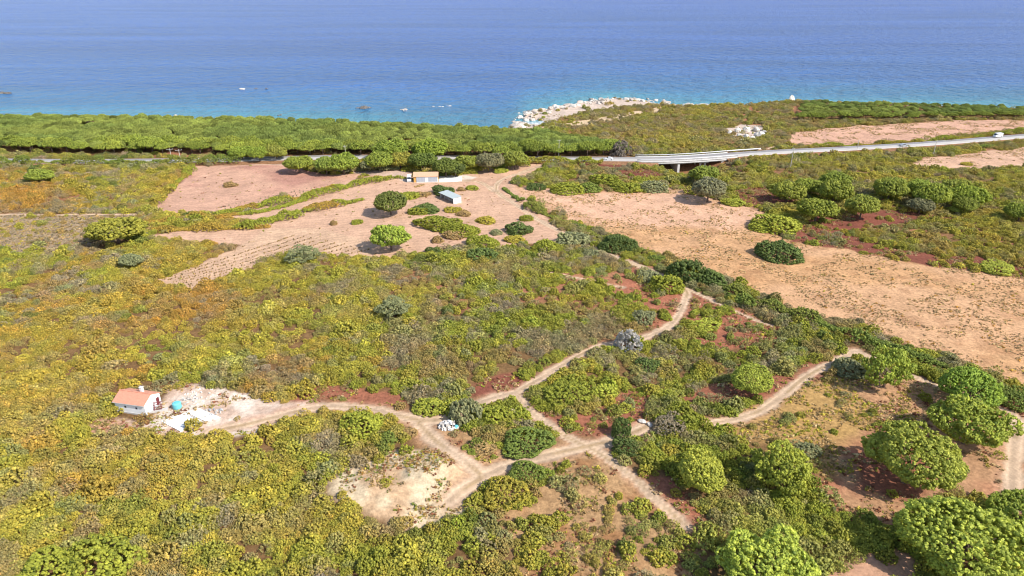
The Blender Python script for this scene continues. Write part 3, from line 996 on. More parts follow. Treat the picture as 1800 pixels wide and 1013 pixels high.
def road_z(P):
    d2 = ((P[:, 0] - gxy[0]) / 17) ** 2 + ((P[:, 1] - gxy[1]) / 16) ** 2
    z = relief(P[:, 0], P[:, 1]) + 6.5 * np.exp(-d2 ** 1.5)
    k = np.ones(15) / 15
    zp = np.pad(z, 7, mode='edge')
    return np.convolve(zp, k, 'valid') + 0.75


RZ = road_z(RP)


def strip(P, Nn, Zv, o0, o1, up, down):
    """a strip along the road between two sideways offsets, with its own thickness"""
    n = len(P)
    A = P + Nn * o0
    B = P + Nn * o1
    V = np.concatenate([np.c_[A, Zv + up], np.c_[B, Zv + up], np.c_[B, Zv + down], np.c_[A, Zv + down]])
    F = []
    for i in range(n - 1):
        for a, b in ((0, 1), (1, 2), (2, 3), (3, 0)):
            F.append((a * n + i, a * n + i + 1, b * n + i + 1, b * n + i))
    F += [(0, n, 2 * n, 3 * n), (n - 1, 4 * n - 1, 3 * n - 1, 2 * n - 1)]
    return V, np.array(F)


def strip_obj(name, mat, parent, *a):
    V, F = strip(*a)
    return link(name, mesh_np(name, V, [F[:, ::-1]], mat), parent)


tag(strip_obj("road", M_ASPH, None, RP, RN, RZ, -ROAD_HW, ROAD_HW, 0.0, -0.5), kind="structure")
# shoulders as low banks of earth (kept off the bridge opening)
dg_ = np.linalg.norm(RP - gxy, axis=1)
for side in (-1, 1):
    for seg in (RP[:, 0] < gxy[0] - 16, RP[:, 0] > gxy[0] + 16):
        P, Nn, Zv = RP[seg], RN[seg], RZ[seg]
        n = len(P)
        A, B = P + Nn * ROAD_HW * side, P + Nn * (ROAD_HW + 5.5) * side
        zb = relief(B[:, 0], B[:, 1]) - 0.3
        V = np.concatenate([np.c_[A, Zv - 0.06], np.c_[B, zb]])
        F = np.array([(i, i + 1, n + i + 1, n + i) for i in range(n - 1)])
        if side > 0: F = F
        sc_ = np.tile(BROWN * 0.8, (2 * n, 1))
        tag(link("road_bank", mesh_np("road_bank", V, [F], M_SOIL, {"soil": sc_, "rough_ground": np.ones(2 * n)})), kind="structure")
mk = [strip(RP, RN, RZ, s * (ROAD_HW - 0.55) - 0.1, s * (ROAD_HW - 0.55) + 0.1, 0.012, 0.0) for s in (-1, 1)] + [strip(RP, RN, RZ, -0.09, 0.09, 0.012, 0.0)]
V = np.vstack([m[0] for m in mk])
F = np.vstack([m[1][:, ::-1] + sum(len(q[0]) for q in mk[:i]) for i, m in enumerate(mk)])
tag(link("road_markings", mesh_np("road_markings", V, [F], M_PAINT)), kind="structure")

bx0, bx1 = plane_at(1118, 284)[0], plane_at(1292, 276)[0]
BS = resample(RP, 2.0)
BN = line_normals(BS)
BZ = np.interp(BS[:, 0], RP[:, 0], RZ)
bm = (BS[:, 0] > bx0) & (BS[:, 0] < bx1)
bP, bN_, bZ = BS[bm], BN[bm], BZ[bm]
mid = len(bP) // 2
bridge = empty("road_bridge", (bP[mid][0], bP[mid][1], bZ[mid] - 6))
tag(bridge, "low concrete road bridge on paired round columns over a dark gap in the scrub", "bridge")
org = np.array(bridge.location)


def on_bridge(name, mat, *a):
    V, F = strip(*a)
    return link(name, mesh_np(name, V - org, [F[:, ::-1]], mat), bridge)


on_bridge("deck", M_CONC, bP, bN_, bZ, -ROAD_HW - 0.9, ROAD_HW + 0.9, -0.502, -1.35)
for s in (-1, 1):
    lo, hi = sorted((s * (ROAD_HW + 0.05), s * (ROAD_HW + 0.9)))
    on_bridge("kerb_beam", M_CONC, bP, bN_, bZ, lo, hi, 0.22, -0.5)
    lo, hi = sorted((s * (ROAD_HW + 0.45), s * (ROAD_HW + 0.6)))
    g = on_bridge("guard_rail", M_STEEL, bP, bN_, bZ, lo, hi, 1.15, 0.72)
    pm = MB().box((0, 0, 0), (0.12, 0.12, 0.9)).data("rail_post", M_STEEL)
    for i in range(0, len(bP), 2):
        p = bP[i] + bN_[i] * s * (ROAD_HW + 0.66)
        link("rail_post", pm, g, (p[0] - org[0], p[1] - org[1], bZ[i] + 0.6 - org[2]))


def road_x(px):
    return plane_at(px, np.interp(px, [p[0] for p in ROAD_PX], [p[1] for p in ROAD_PX]))[0]


pk = int(np.argmin(np.abs(bP[:, 0] - road_x(1229))))
for s in (-0.55, 0.55):
    for t in (0, 1):
        p = bP[pk] + bN_[pk] * s * ROAD_HW * 1.15 + (bP[pk + 1] - bP[pk]) / 2.0 * (t - 0.5) * 2.6
        zg = hz(p[0], p[1])
        MB().tube([(p[0] - org[0], p[1] - org[1], zg - 1.0 - org[2]), (p[0] - org[0], p[1] - org[1], bZ[pk] - 1.75 - org[2])], 0.55, 14).build("column", M_CONC, bridge)
t_ = (bP[pk + 1] - bP[pk])
rz_ = math.atan2(t_[1], t_[0])
MB().box((bP[pk][0] - org[0], bP[pk][1] - org[1], bZ[pk] - 1.58 - org[2]), (4.2, ROAD_HW * 2 + 0.8, 0.44), rz_).build("pier_cap", M_CONC, bridge)
for kx in (road_x(1186), road_x(1262)):
    k = int(np.argmin(np.abs(bP[:, 0] - kx)))
    MB().box((bP[k][0] - org[0], bP[k][1] - org[1], bZ[k] - 4.4 - org[2]), (1.2, ROAD_HW * 2 + 1.2, 6.1), rz_).build("abutment", M_CONC, bridge)
k0, k1 = [int(np.argmin(np.abs(bP[:, 0] - road_x(q)))) for q in (1190, 1258)]
on_bridge("back_wall", M_CONC, bP[k0:k1 + 1], bN_[k0:k1 + 1], bZ[k0:k1 + 1], ROAD_HW - .1, ROAD_HW + .5, -1.36, -7.5)  # added wall closing the far side, keeps the gap under the deck dark
# far side crash barrier past the bridge
m2 = (BS[:, 0] > bx1 - 8) & (BS[:, 0] < plane_at(1350, 272)[0])
barrier = empty("crash_barrier", (BS[m2][0][0], BS[m2][0][1], BZ[m2][0]))
tag(barrier, "white steel crash barrier on the seaward verge just past the bridge", "barrier")
o2 = np.array(barrier.location)
V, F = strip(BS[m2], BN[m2], BZ[m2], ROAD_HW + 0.75, ROAD_HW + 0.9, 1.15, 0.6)
link("rail", mesh_np("rail", V - o2, [F[:, ::-1]], M_PAINT), barrier)
pm = MB().box((0, 0, 0), (0.12, 0.12, 1.3)).data("rail_post", M_STEEL)
for p, nn, z in zip(BS[m2][::2], BN[m2][::2], BZ[m2][::2]):
    q = p + nn * (ROAD_HW + 1.0)
    link("rail_post", pm, barrier, (q[0] - o2[0], q[1] - o2[1], z - o2[2] + 0.35))


# ------------------------------------------------------------------ vehicles
def vehicle(kind, loc, rz, paint, label, cat, group=None):
    t = tag(empty(kind, loc, rz), label, cat, group)
    van = kind != "parked_car" and kind != "car"
    Lh = 2.6 if van else 2.15
    hw = 0.95 if van else 0.86
    if van:
        prof = [(-Lh, .45), (-Lh, 2.2), (-Lh + .15, 2.4), (1.35, 2.4), (1.75, 2.25), (2.35, 1.35), (Lh, 1.15), (Lh, .4)]
        win = [(1.05, 1.45), (1.05, 2.1), (1.65, 2.1), (2.1, 1.45)]
        scr = ((1.80, 2.2), (2.33, 1.40))
    else:
        prof = [(-Lh, .35), (-Lh - .03, .78), (-Lh + .1, .98), (-1.55, 1.02), (-1.0, 1.44), (.25, 1.46), (1.0, .98), (Lh - .2, .82), (Lh, .6), (Lh, .33)]
        win = [(-1.35, 1.03), (-.9, 1.38), (.18, 1.39), (.85, 1.03)]
        scr = ((.32, 1.45), (.98, 1.02))
    MB().prism(prof, -hw, hw).build("body", paint, t)
    for s in (-1, 1):
        y = s * (hw + .004)
        P = [(x, y, z) for x, z in win]
        MB().poly(P + [(x, y - s * .02, z) for x, z in win], [(0, 1, 2, 3), (7, 6, 5, 4)]).build("side_window", M_GLASS, t)
    (xa, za), (xb, zb) = scr
    MB().poly([(xa + .03, -hw * .85, za + .02), (xa + .03, hw * .85, za + .02), (xb + .03, hw * .9, zb + .02), (xb + .03, -hw * .9, zb + .02)], [(0, 3, 2, 1)]).build("windscreen", M_GLASS, t)
    for x in (-Lh * .62, Lh * .62):
        for s in (-1, 1):
            w = MB().tube([(x, s * (hw - .2), .33), (x, s * (hw + .02), .33)], .33, 14).build("wheel", M_TYRE, t)
            MB().tube([(x, s * (hw + .021), .33), (x, s * (hw + .03), .33)], .19, 10).build("rim", M_STEEL, w)
    for s in (-1, 1):
        MB().box((Lh + .005, s * hw * .7, .68 if not van else 1.0), (.03, .3, .14)).build("headlight", M_PAINT, t)
    return t


def on_road(px, side):
    x = plane_at(px, np.interp(px, [p[0] for p in ROAD_PX], [p[1] for p in ROAD_PX]))[0]
    k = int(np.argmin(np.abs(RP[:, 0] - x)))
    p = RP[k] + RN[k] * side
    T = RP[k + 1] - RP[k]
    return Vector((p[0], p[1], RZ[k] + .005)), math.atan2(T[1], T[0])


l, r = on_road(1072, -2.0)
vehicle("car", l, r + math.pi, M_CARW, "white car under the bare-branched pine at the left end of the bridge", "car")
l, r = on_road(1578, -2.0)
vehicle("car", l, r, M_CARS, "silver car on the road between the two bare fields", "car")
l, r = on_road(1762, 2.0)
vehicle("delivery_van", l, r + math.pi, M_CARW, "white van far along the road near its right end", "van")

# ------------------------------------------------------------------ utility poles
def pole(px, py, top_py, label, arm=1.6, group="utility poles along the road", rz=0.4):
    b = at(px, py)
    # height so that the top is seen at top_py
    dep = b.y * CP - (b.z - H) * SP
    h = (py - top_py) * dep / FPX / (CP + 0.0) * 0.97
    t = tag(empty("utility_pole", b, rz), label, "pole", group)
    MB().tube([(0, 0, -.3), (0, 0, h)], [.17, .11], 8).build("mast", M_POLE, t)
    c = MB().box((0, 0, h - .5), (arm, .12, .12)).build("crossarm", M_POLE, t)
    for x in (-.45, 0, .45):
        MB().tube([(x * arm, 0, h - .44), (x * arm, 0, h - .2)], .06, 6).build("insulator", M_WHITE, c)


pole(982, 279, 248, "lone pale pole at the top of the dirt track beside the pine wood")
pole(1389, 297, 262, "tallest pole, in the scrub right of the bridge")
pole(1640, 274, 248, "slim pole in front of the road above the right-hand bare field")
pole(1506, 265, 247, "short pole at the road verge below the far pink field")
pole(319, 289, 264, "pole with a crossarm at the corner of the left pink field", 3.2)
pole(301, 276, 262, "shorter pole just behind the pole at the corner of the left pink field", 3.2)
pole(608, 276, 257, "pole standing against the dark pine trunks left of the ochre building")
pole(679, 272, 259, "thin pole rising between pine crowns behind the ochre building")

# ------------------------------------------------------------------ white house
def w2(px, py):
    return at(px, py).to_2d()


FL, FR, BR = w2(205.5, 724), w2(258, 732), w2(293, 710)
ud = (FR - FL).normalized()
vd = Vector((-ud.y, ud.x))
W = (FR - FL).length
D = (BR - FR).dot(vd)
rz = math.atan2(ud.y, ud.x)
c0 = FL + ud * W / 2 + vd * D / 2
z0 = hz(c0.x, c0.y) + 0.15
OCC.append((c0.x, c0.y, 0.75 * max(W, D)))
house = tag(empty("white_house", (c0.x, c0.y, z0), rz), "small white house with a low terracotta roof standing in a pale yard", "house")
hw, hd, eh, rh = W / 2, D / 2, 2.55, 3.75
m = MB()
prof = [(-hd, -.6), (hd, -.6), (hd, eh), (0, rh), (-hd, eh)]
n = 5
P = [(-hw, a, b) for a, b in prof] + [(hw, a, b) for a, b in prof]
m.poly(P, [(0, 1, 2, 3, 4)[::-1], (5, 6, 7, 8, 9), (0, 5, 9, 4)[::-1][::-1], (1, 2, 7, 6), (0, 1, 6, 5), (2, 3, 8, 7), (3, 4, 9, 8)])
m.build("wall", M_WHITE, house)
ov = 0.28
m = MB()
sl = (rh - eh) / hd
for s in (-1, 1):
    y1, z1 = s * (hd + ov), eh - sl * ov + .03
    a = [(-hw - ov, 0, rh + .03), (hw + .12, 0, rh + .03), (hw + .12, y1, z1), (-hw - ov, y1, z1)]
    b = [(x, y, z + .16) for x, y, z in a]
    m.poly(a + b, [(0, 1, 2, 3), (7, 6, 5, 4), (0, 4, 5, 1), (1, 5, 6, 2), (2, 6, 7, 3), (3, 7, 4, 0)])
roof = m.build("roof", M_TILE, house)
MB().tube([(-hw - ov, 0, rh + .2), (hw + .12, 0, rh + .2)], .13, 8).build("ridge_tiles", M_TILE, roof)
MB().tube([(-hw - ov, -hd - ov - .06, eh - sl * ov + .08), (hw + .1, -hd - ov - .06, eh - sl * ov + .08)], .07, 6).build("gutter", M_POLE, roof)
ch = MB().box((hw * .18, hd * .45, rh + .05), (.6, .6, 1.4)).build("chimney", M_WHITE, roof)
MB().box((hw * .18, hd * .45, rh + .82), (.74, .74, .12)).build("cap", M_WHITE, ch)
for x in (-.15, .22):
    wdw = MB().box((x * W, -hd - .012, 1.55), (.5, .05, .5)).build("window", M_GREYDOOR, house)
    MB().box((x * W, -hd - .045, 1.55), (.4, .03, .4)).build("pane", M_GLASS, wdw)
dr = MB().box((hw + .015, hd * .62, 1.0), (.06, .9, 2.0)).build("door", M_REDWOOD, house)
MB().box((hw + .06, hd * .62 - .33, 1.0), (.05, .05, .14)).build("handle", M_STEEL, dr)
MB().box((0, 0, -.1), (W + .16, D + .16, .5)).build("plinth", M_CONC, house)


def loc_house(x, y, z=0.0):
    p = c0 + ud * x + vd * y
    return Vector((p.x, p.y, z0 + z))


# yard things
def quad_slab(name, pts, zt, mat, label):
    P = [at(*p) for p in pts]
    zc = sum(p.z for p in P) / len(P) + zt + .12
    cen = sum((p for p in P), Vector()) / len(P)
    m = MB()
    top = [(p.x - cen.x, p.y - cen.y, zc - cen.z) for p in P]
    bot = [(p.x - cen.x, p.y - cen.y, zc - 1.2 - cen.z) for p in P]
    n = len(P)
    a = sum(top[i][0] * top[(i + 1) % n][1] - top[(i + 1) % n][0] * top[i][1] for i in range(n))
    F = [tuple(range(n)), tuple(range(2 * n - 1, n - 1, -1))] + [(i, i + n, (i + 1) % n + n, (i + 1) % n) for i in range(n)]
    if a < 0: F = [f[::-1] for f in F]
    m.poly(top + bot, F)
    o = m.build(name, mat, None, cen)
    tag(o, label, "terrace")
    OCC.append((cen.x, cen.y, 3.2))
    return o


quad_slab("terrace_slab", [(283, 742), (326, 727), (358, 743), (317, 760)], .14, M_SLAB, "large blank white concrete terrace nearest the viewer in front of the white house")
quad_slab("terrace_slab", [(328, 726), (349, 718), (388, 735), (360, 742)], .06, M_SLAB, "smaller white concrete terrace behind the large blank one, scattered with debris")
p = at(312, 717)
tank = tag(empty("water_tank", p), "round turquoise water tank standing beside the white house", "tank")
MB().tube([(0, 0, -.1), (0, 0, .2), (0, 0, 1.25), (0, 0, 1.45)], [.85, .95, .95, .7], 20).build("body", M_TURQ, tank)
MB().tube([(0, 0, 1.451), (0, 0, 1.56)], .3, 12).build("lid", M_TURQ, tank)
rk = loc_house(hw + .9, hd * .1, -.1)
rack = tag(empty("timber_rack", rk, rz + .5), "dark red timber frame leaning by the gable end of the white house", "timber rack")
for s in (-.7, .7):
    MB().tube([(s, -.8, 0), (s, .5, 1.7)], .09, 6).build("post", M_REDWOOD, rack)
for k in range(4):
    MB().tube([(-.9, -.6 + k * .32, .3 + k * .42), (.9, -.6 + k * .32, .3 + k * .42)], .07, 6).build("rail", M_REDWOOD, rack)
stair = tag(MB().box((0, 0, .25), (3.6, .12, .5)).box((-1.0, .5, .12), (1.6, .9, .3)).box((1.0, .55, .1), (1.5, .8, .25)).build("low_wall", M_CONC, None, loc_house(hw + 1.6, -hd * .2, -.25)), "low grey garden wall with steps between the gable and the turquoise tank", "wall")
stair.rotation_euler = (0, 0, rz + .55)
a = at(345, 736)
pipe = MB().tube([(-1.6, .7, .1), (-.7, .15, .12), (0, -.2, .12), (.8, -.25, .1), (1.5, .1, .08)], .1, 8).build("drain_pipe", M_POLE, None, a + Vector((0, 0, .2)))
tag(pipe, "curved grey pipe lying along the edge between the two white terraces", "pipe")

rs = np.random.RandomState(77)


def debris(name, px, py, n, spread, mats, label, cat, part="scrap", smin=.15, smax=.6, high=.5):
    c = at(px, py)
    t = tag(empty(name, c), label, cat)
    for k, mt in enumerate(mats):
        m = MB()
        for i in range(n):
            r = spread * math.sqrt(rs.rand())
            a = rs.rand() * 6.28
            x, y = r * math.cos(a), r * math.sin(a) * .7
            s = rs.uniform(smin, smax)
            z = hz(c.x + x, c.y + y) - c.z + high * max(0, 1 - (r / spread) ** 2) * rs.rand()
            m.box((x, y, z + s * .2), (s, s * rs.uniform(.3, 1), s * rs.uniform(.25, .8)), rs.rand() * 3, rs.uniform(.4, 1))
        m.build(part, mt, t)
    OCC.append((c.x, c.y, spread))
    return t


debris("building_rubble", 330, 706, 16, 3.0, [M_CONC, M_GRANITE, M_POLE], "scattered building rubble and planks on the pale ground behind the turquoise tank", "rubble")
debris("building_rubble", 375, 727, 12, 2.6, [M_CONC, M_STEEL, M_POLE], "bits of metal and block scattered at the right end of the smaller terrace", "rubble")
debris("building_rubble", 352, 697, 26, 4.5, [M_WHITE, M_GRANITE_W], "broad spread of pale stones and white rubble at the back of the house yard", "rubble", "scrap", .15, .5, .25)
heap = debris("rubbish_heap", 789, 750, 34, 2.3, [M_WHITE, M_GRANITE_W, M_POLE], "heap of white rubbish sacks dumped at the track fork", "rubbish heap", "sack", .3, .8, 1.2)
MB().box((1.7, -.5, .4), (.9, .7, .7), .4, .7).build("turquoise_sack", M_TURQ, heap)

# ------------------------------------------------------------------ ochre building
A, B = w2(727.5, 321), w2(770, 320.3)
ud = (B - A).normalized(); vd = Vector((-ud.y, ud.x)); W = (B - A).length; D = 5.6
rz = math.atan2(ud.y, ud.x)
c0 = A + ud * W / 2 + vd * D / 2
z0 = hz(c0.x, c0.y)
OCC.append((c0.x, c0.y, W * .62))
shed = tag(empty("ochre_building", (c0.x, c0.y, z0), rz), "long ochre building with a tiled roof and a white front with two grey shutters", "building")
hw, hd, eh, rh = W / 2, D / 2, 2.7, 3.9
m = MB()
prof = [(-hd, -.6), (hd, -.6), (hd, eh), (0, rh), (-hd, eh)]
P = [(-hw, a, b) for a, b in prof] + [(hw, a, b) for a, b in prof]
m.poly(P, [(4, 3, 2, 1, 0), (5, 6, 7, 8, 9), (0, 5, 9, 4), (1, 2, 7, 6), (0, 1, 6, 5), (2, 3, 8, 7), (3, 4, 9, 8)])
m.build("wall", M_OCHRE, shed)
MB().box((hw * .1, -hd - .04, 1.2), (W * .88, .12, 2.5)).build("front_panel", M_WHITE, shed)
for x in (-.22, .30):
    d_ = MB().box((x * W * .95, -hd - .13, 1.3), (W * .36, .08, 1.9)).build("shutter", M_GREYDOOR, shed)
    mm = MB()
    for k in range(6): mm.box((x * W * .95 + (k - 2.5) * W * .06, -hd - .18, 1.3), (.07, .03, 1.9))
    mm.build("rib", M_STEEL, d_)
m = MB(); sl = (rh - eh) / hd; ov = .35
for s in (-1, 1):
    y1, z1 = s * (hd + ov), eh - sl * ov + .03
    a = [(-hw - .25, 0, rh + .03), (hw + .25, 0, rh + .03), (hw + .25, y1, z1), (-hw - .25, y1, z1)]
    b = [(x, y, z + .16) for x, y, z in a]
    m.poly(a + b, [(0, 1, 2, 3), (7, 6, 5, 4), (0, 4, 5, 1), (1, 5, 6, 2), (2, 6, 7, 3), (3, 7, 4, 0)])
m.build("roof", M_TILE2, shed)
quad_slab("white_terrace", [(771, 312.5), (812, 311.5), (812, 319), (771, 320.5)], .12, M_SLAB, "broad white paved terrace at the right end of the ochre building")
v = at(719.5, 318)
vehicle("parked_van", v, -1.45, M_CARW, "white van parked nose on at the left end of the ochre building", "van")

# ------------------------------------------------------------------ grey open shed
A, B, Cc = w2(773.5, 348), w2(797.4, 359), w2(814, 358.2)
ud = (B - A).normalized(); vd = Vector((-ud.y, ud.x)); W = (B - A).length
D = max(3.8, (Cc - B).dot(vd))
rz = math.atan2(ud.y, ud.x)
c0 = A + ud * W / 2 + vd * D / 2
z0 = hz(c0.x, c0.y)
OCC.append((c0.x, c0.y, W * .55))
barn = tag(empty("open_shed", (c0.x, c0.y, z0), rz), "long open-fronted grey shed with a low sheet roof and one white end wall", "shed")
hw, hd = W / 2, D / 2
MB().box((hw - .1, 0, 1.0), (.2, D, 2.6)).build("end_wall", M_WHITE, barn)
MB().box((-hw + .1, 0, 1.0), (.2, D, 2.6)).build("end_wall", M_CONC, barn)
MB().box((0, hd - .1, 1.0), (W - .41, .2, 2.6)).build("back_wall", M_CONC, barn)
for k in range(4):
    MB().box((-hw + .35 + k * (W - .7) / 3 , -hd + .12, 1.05), (.2, .2, 2.5)).build("post", M_POLE, barn)
MB().poly([(-hw - .3, -hd - .5, 2.32), (hw + .02, -hd - .5, 2.32), (hw + .02, hd + .2, 2.62), (-hw - .3, hd + .2, 2.62), (-hw - .3, -hd - .5, 2.44), (hw + .02, -hd - .5, 2.44), (hw + .02, hd + .2, 2.74), (-hw - .3, hd + .2, 2.74)],
          [(3, 2, 1, 0), (4, 5, 6, 7), (0, 1, 5, 4), (1, 2, 6, 5), (2, 3, 7, 6), (3, 0, 4, 7)]).build("roof", M_SHEET, barn)
MB().box((0, .3, .45), (W * .8, D * .5, .9)).build("manger", M_ASPH, barn)

# ------------------------------------------------------------------ boulders
def boulder_data(seed, k=2, flat=.75):
    import bmesh
    bm = bmesh.new()
    bmesh.ops.create_icosphere(bm, subdivisions=k, radius=1)
    rr = np.random.RandomState(seed)
    dirs = rr.randn(9, 3)
    dirs /= np.linalg.norm(dirs, axis=1)[:, None]
    cut = rr.uniform(.55, .9, 9)
    for v in bm.verts:
        d = np.array(v.co)
        for q, c in zip(dirs, cut):
            e = d @ q - c
            if e > 0: d = d - q * e * .85
        d = d * (1 + .07 * rr.randn())
        v.co = d * np.array([1.15, .95, flat])
    me = bpy.data.meshes.new("boulder")
    bm.to_mesh(me)
    bm.free()
    return me


BD = []
for i in range(7):
    me = boulder_data(i + 3, 3 if i < 4 else 2)
    me.materials.append(M_GRANITE if i % 3 else M_GRANITE_W)
    BD.append(me)
BDW = []
for i in range(3):
    me = boulder_data(i + 43, 3, .85)
    me.materials.append(M_GRANITE_W)
    BDW.append(me)


def boulder(x, y, z, s, label, group=None, me=None, cat="boulder", name="boulder", rzv=None):
    o = bpy.data.objects.new(name, me or BD[rs.randint(len(BD))])
    C.objects.link(o)
    o.location = (x, y, z)
    o.scale = s
    o.rotation_euler = (rs.uniform(-.3, .3), rs.uniform(-.3, .3), rs.uniform(0, 6.28) if rzv is None else rzv)
    return tag(o, label, cat, group)


shore_px = [(886, 229), (893, 224), (905, 221), (915, 214), (916, 204), (922, 198), (935, 194), (955, 191), (980, 186), (1010, 181), (1040, 177), (1060, 172), (1085, 169), (1110, 172), (1140, 175), (1175, 180)]
SW_ = resample(np.array([plane_at(*p) for p in shore_px]), 2.0)
for i in range(290):
    k = int(len(SW_) * rs.rand())
    x, y = SW_[k] + rs.randn(2) * np.array([4.0, 6.5]) + np.array([2.5, -4.0])
    if np.hypot(x - POOL[0], y - POOL[1]) < 6: continue
    big = rs.rand() ** 3.0
    s = .7 + 2.0 * big
    z = max(hz(x, y), SEA_Z - .3) + s * .18
    boulder(x, y, z, (s * rs.uniform(.8, 1.3), s * rs.uniform(.8, 1.2), s * rs.uniform(.75, 1.25)), "pale pink granite boulder in the jumble along the rocky shore", "granite boulders along the rocky shore")
for i in range(16):
    x, y = plane_at(rs.uniform(1200, 1245), rs.uniform(179, 184))
    s = rs.uniform(.9, 2.2)
    boulder(x, y, max(hz(x, y), SEA_Z) + s * .3, (s * 1.3, s, s * .8), "pale boulder on the small point right of the rocky shore", "boulders on the small point")
for px, py, wv, hv in ((1283, 231, 9, 7), (1297, 227, 12, 8), (1313, 226, 13, 9), (1329, 226, 13, 9), (1299, 237, 9, 7), (1311, 240, 10, 9), (1322, 243, 10, 8), (1334, 238, 15, 13), (1344, 230, 8, 6), (1304, 246, 7, 5), (1288, 239, 7, 5)):
    x, y = plane_at(px, py + 4)
    k = H / math.sin(PITCH - math.atan(-(py - 506.5) / FPX)) if False else math.hypot(x, y)
    sc_ = k / FPX
    boulder(x, y, hz(x, y) + hv * sc_ * .25, (wv * .55 * sc_, wv * .5 * sc_, hv * .62 * sc_), "large rounded white boulder in the outcrop below the headland scrub", "white boulders of the outcrop", BDW[rs.randint(3)])
x, y = plane_at(1391, 178)
boulder(x, y, hz(x, y) + 2.0, (2.8, 2.2, 4.2), "single tall white boulder standing alone above the shore trees", None, BDW[0])
for px, py, n, sp, sz, mt, lab in ((640, 190, 7, 3.0, 2.4, M_ROCK_D, "dark jagged rock islet, largest of those in the bay"), (713, 193, 5, 2.0, 1.3, M_GRANITE, "small pale rock islet right of the dark one"),
                                   (777, 187, 5, 3.0, .9, M_GRANITE_W, "nearly awash pale rocks farthest right in the bay"), (425, 157, 2, .7, 1.7, M_GRANITE_W, "white rock alone far out in the bay"), (450, 156, 4, 3.5, 1.2, M_ROCK_D, "low dark reef beside the white rock far out"),
                                   (1, 165, 9, 5.0, 2.4, M_ROCK_D, "reddish rocks cut by the left edge of the view"), (480, 203, 6, 6, 1.1, M_ROCK_D, "low dark rocks just off the wooded shore"), (275, 205, 6, 5, 1.4, M_GRANITE_W, "pale rocks on the beach in front of the wood")):
    x, y = plane_at(px, py, SEA_Z)
    t = tag(empty("rock_islet", (x, y, SEA_Z)), lab, "rocks")
    for i in range(n):
        me = BD[rs.randint(len(BD))].copy()
        me.materials.clear()
        me.materials.append(mt)
        o = link("rock", me, t, (rs.randn() * sp, rs.randn() * sp * .5, -.2))
        s = sz * rs.uniform(.5, 1.2)
        o.scale = (s * 1.3, s, s * .9)
        o.rotation_euler = (0, 0, rs.rand() * 6)

# ------------------------------------------------------------------ single trees
PINES = dict(
    big=[pine_data(11, 2300, .048, .56, .36, .82, .24, 0.14, 8), pine_data(12, 2300, .048, .52, .34, .8, .28, .16, 8), pine_data(13, 2100, .05, .6, .36, .82, .22, .14, 8)],
    loose=[pine_data(21, 1500, .055, .62, .42, .75, .36, .36, 8, -.8, 1.3), pine_data(22, 1400, .055, .66, .45, .72, .38, .38, 8, -.8, 1.5)],
    mid=[pine_data(31, 900, .075, .52, .34, .82, .18, 0.08, 7), pine_data(32, 900, .075, .56, .36, .8, .22, 0.15, 7), pine_data(33, 850, .078, .5, .3, .82, .24, 0.2, 7)],
    umb=[pine_data(41, 560, .08, .34, .16, .84, .24, 0.16, 6, -.45), pine_data(42, 560, .08, .37, .17, .80, .28, .22, 6, -.45), pine_data(43, 520, .08, .31, .15, .88, .26, .2, 6, -.45)],
)
ZC = dict(big=.81, loose=.74, mid=.81, umb=.84)
cnt = {}


def tree(px, py, w, kind, tint, label, sx=1.0, sy=1.0, sz=1.0, rz=None, group=None, name="stone_pine", cat="pine tree", at_base=False, jit=.06):
    vs = PINES[kind]
    k = cnt.get(kind, 0)
    cnt[kind] = k + 1
    crown, trunk = vs[k % len(vs)]
    zc = ZC[kind] * sz
    if kind == 'big': w = w * .92
    rad = 5.0
    for _ in range(4):
        p = at(px, py, 0 if at_base else zc * rad)
        dist = (Vector((p.x, p.y, p.z + zc * rad)) - Vector((0, 0, H))).length
        dep = p.y * CP - (p.z + zc * rad - H) * SP
        rad = w / 2 / FPX * dep
    t = tag(empty(name, (p.x, p.y, p.z), rs.uniform(0, 6.28) if rz is None else rz), label, cat, group)
    t.scale = (rad * sx, rad * sy, rad * sz)
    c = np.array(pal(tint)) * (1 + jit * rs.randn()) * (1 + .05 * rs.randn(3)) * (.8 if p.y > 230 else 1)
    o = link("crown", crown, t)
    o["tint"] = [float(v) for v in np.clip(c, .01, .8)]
    link("trunk", trunk, t)
    OCC.append((p.x, p.y, rad * .55))
    return t


tree(1602, 802, 148, "big", "pine", "big stone pine whose shadow falls on red earth, crown leaning down to the right", 1.1, .88, 1.08, -.7)
tree(1706, 742, 132, "big", "pine", "round stone pine right of and behind the leaning one, over bare brown ground", 1.02, .95, .95, .3)
tree(1708, 684, 112, "big", "pine", "flat-topped stone pine against the corner of the orange field", 1.05, .9, .85)
tree(1702, 950, 198, "big", "pinel", "largest stone pine, filling the bottom right corner", 1.0, 1.05, .85)
tree(1800, 905, 120, "big", "pine", "stone pine cut by the right edge of the view behind the largest one")
tree(1232, 832, 90, "big", "pinel", "bright round pine just right of the lower track", 1, 1, 1.15)
tree(1376, 824, 98, "loose", "pinel", "ragged light green pine between the round pine and the low olive scrub", 1, 1, 1.1)
tree(1320, 666, 72, "big", "pinel", "round pine on a red earth clearing beside the branch track", 1, 1, 1)
tree(1562, 648, 84, "loose", "pinel", "yellowish open-branched conifer where the branch track meets the hedge", .95, 1, 1.25, name="conifer_tree", cat="conifer tree")
tree(1350, 1000, 186, "big", "pinel", "yellow-green pine cut by the bottom edge, left of a dark gap", 1.05, .9, .8)
tree(686, 356, 56, "mid", "pined", "round dark pine in the farm field nearer the ochre building", 1, 1, 1)
tree(686, 415, 63, "mid", "pine", "round pine in the farm field above the maquis, its shadow on pink soil", 1, 1, 1.05)
tree(203, 403, 84, "mid", "lime", "wide yellow-green pine with a black shadow in the left scrub", 1.05, 1, .75)
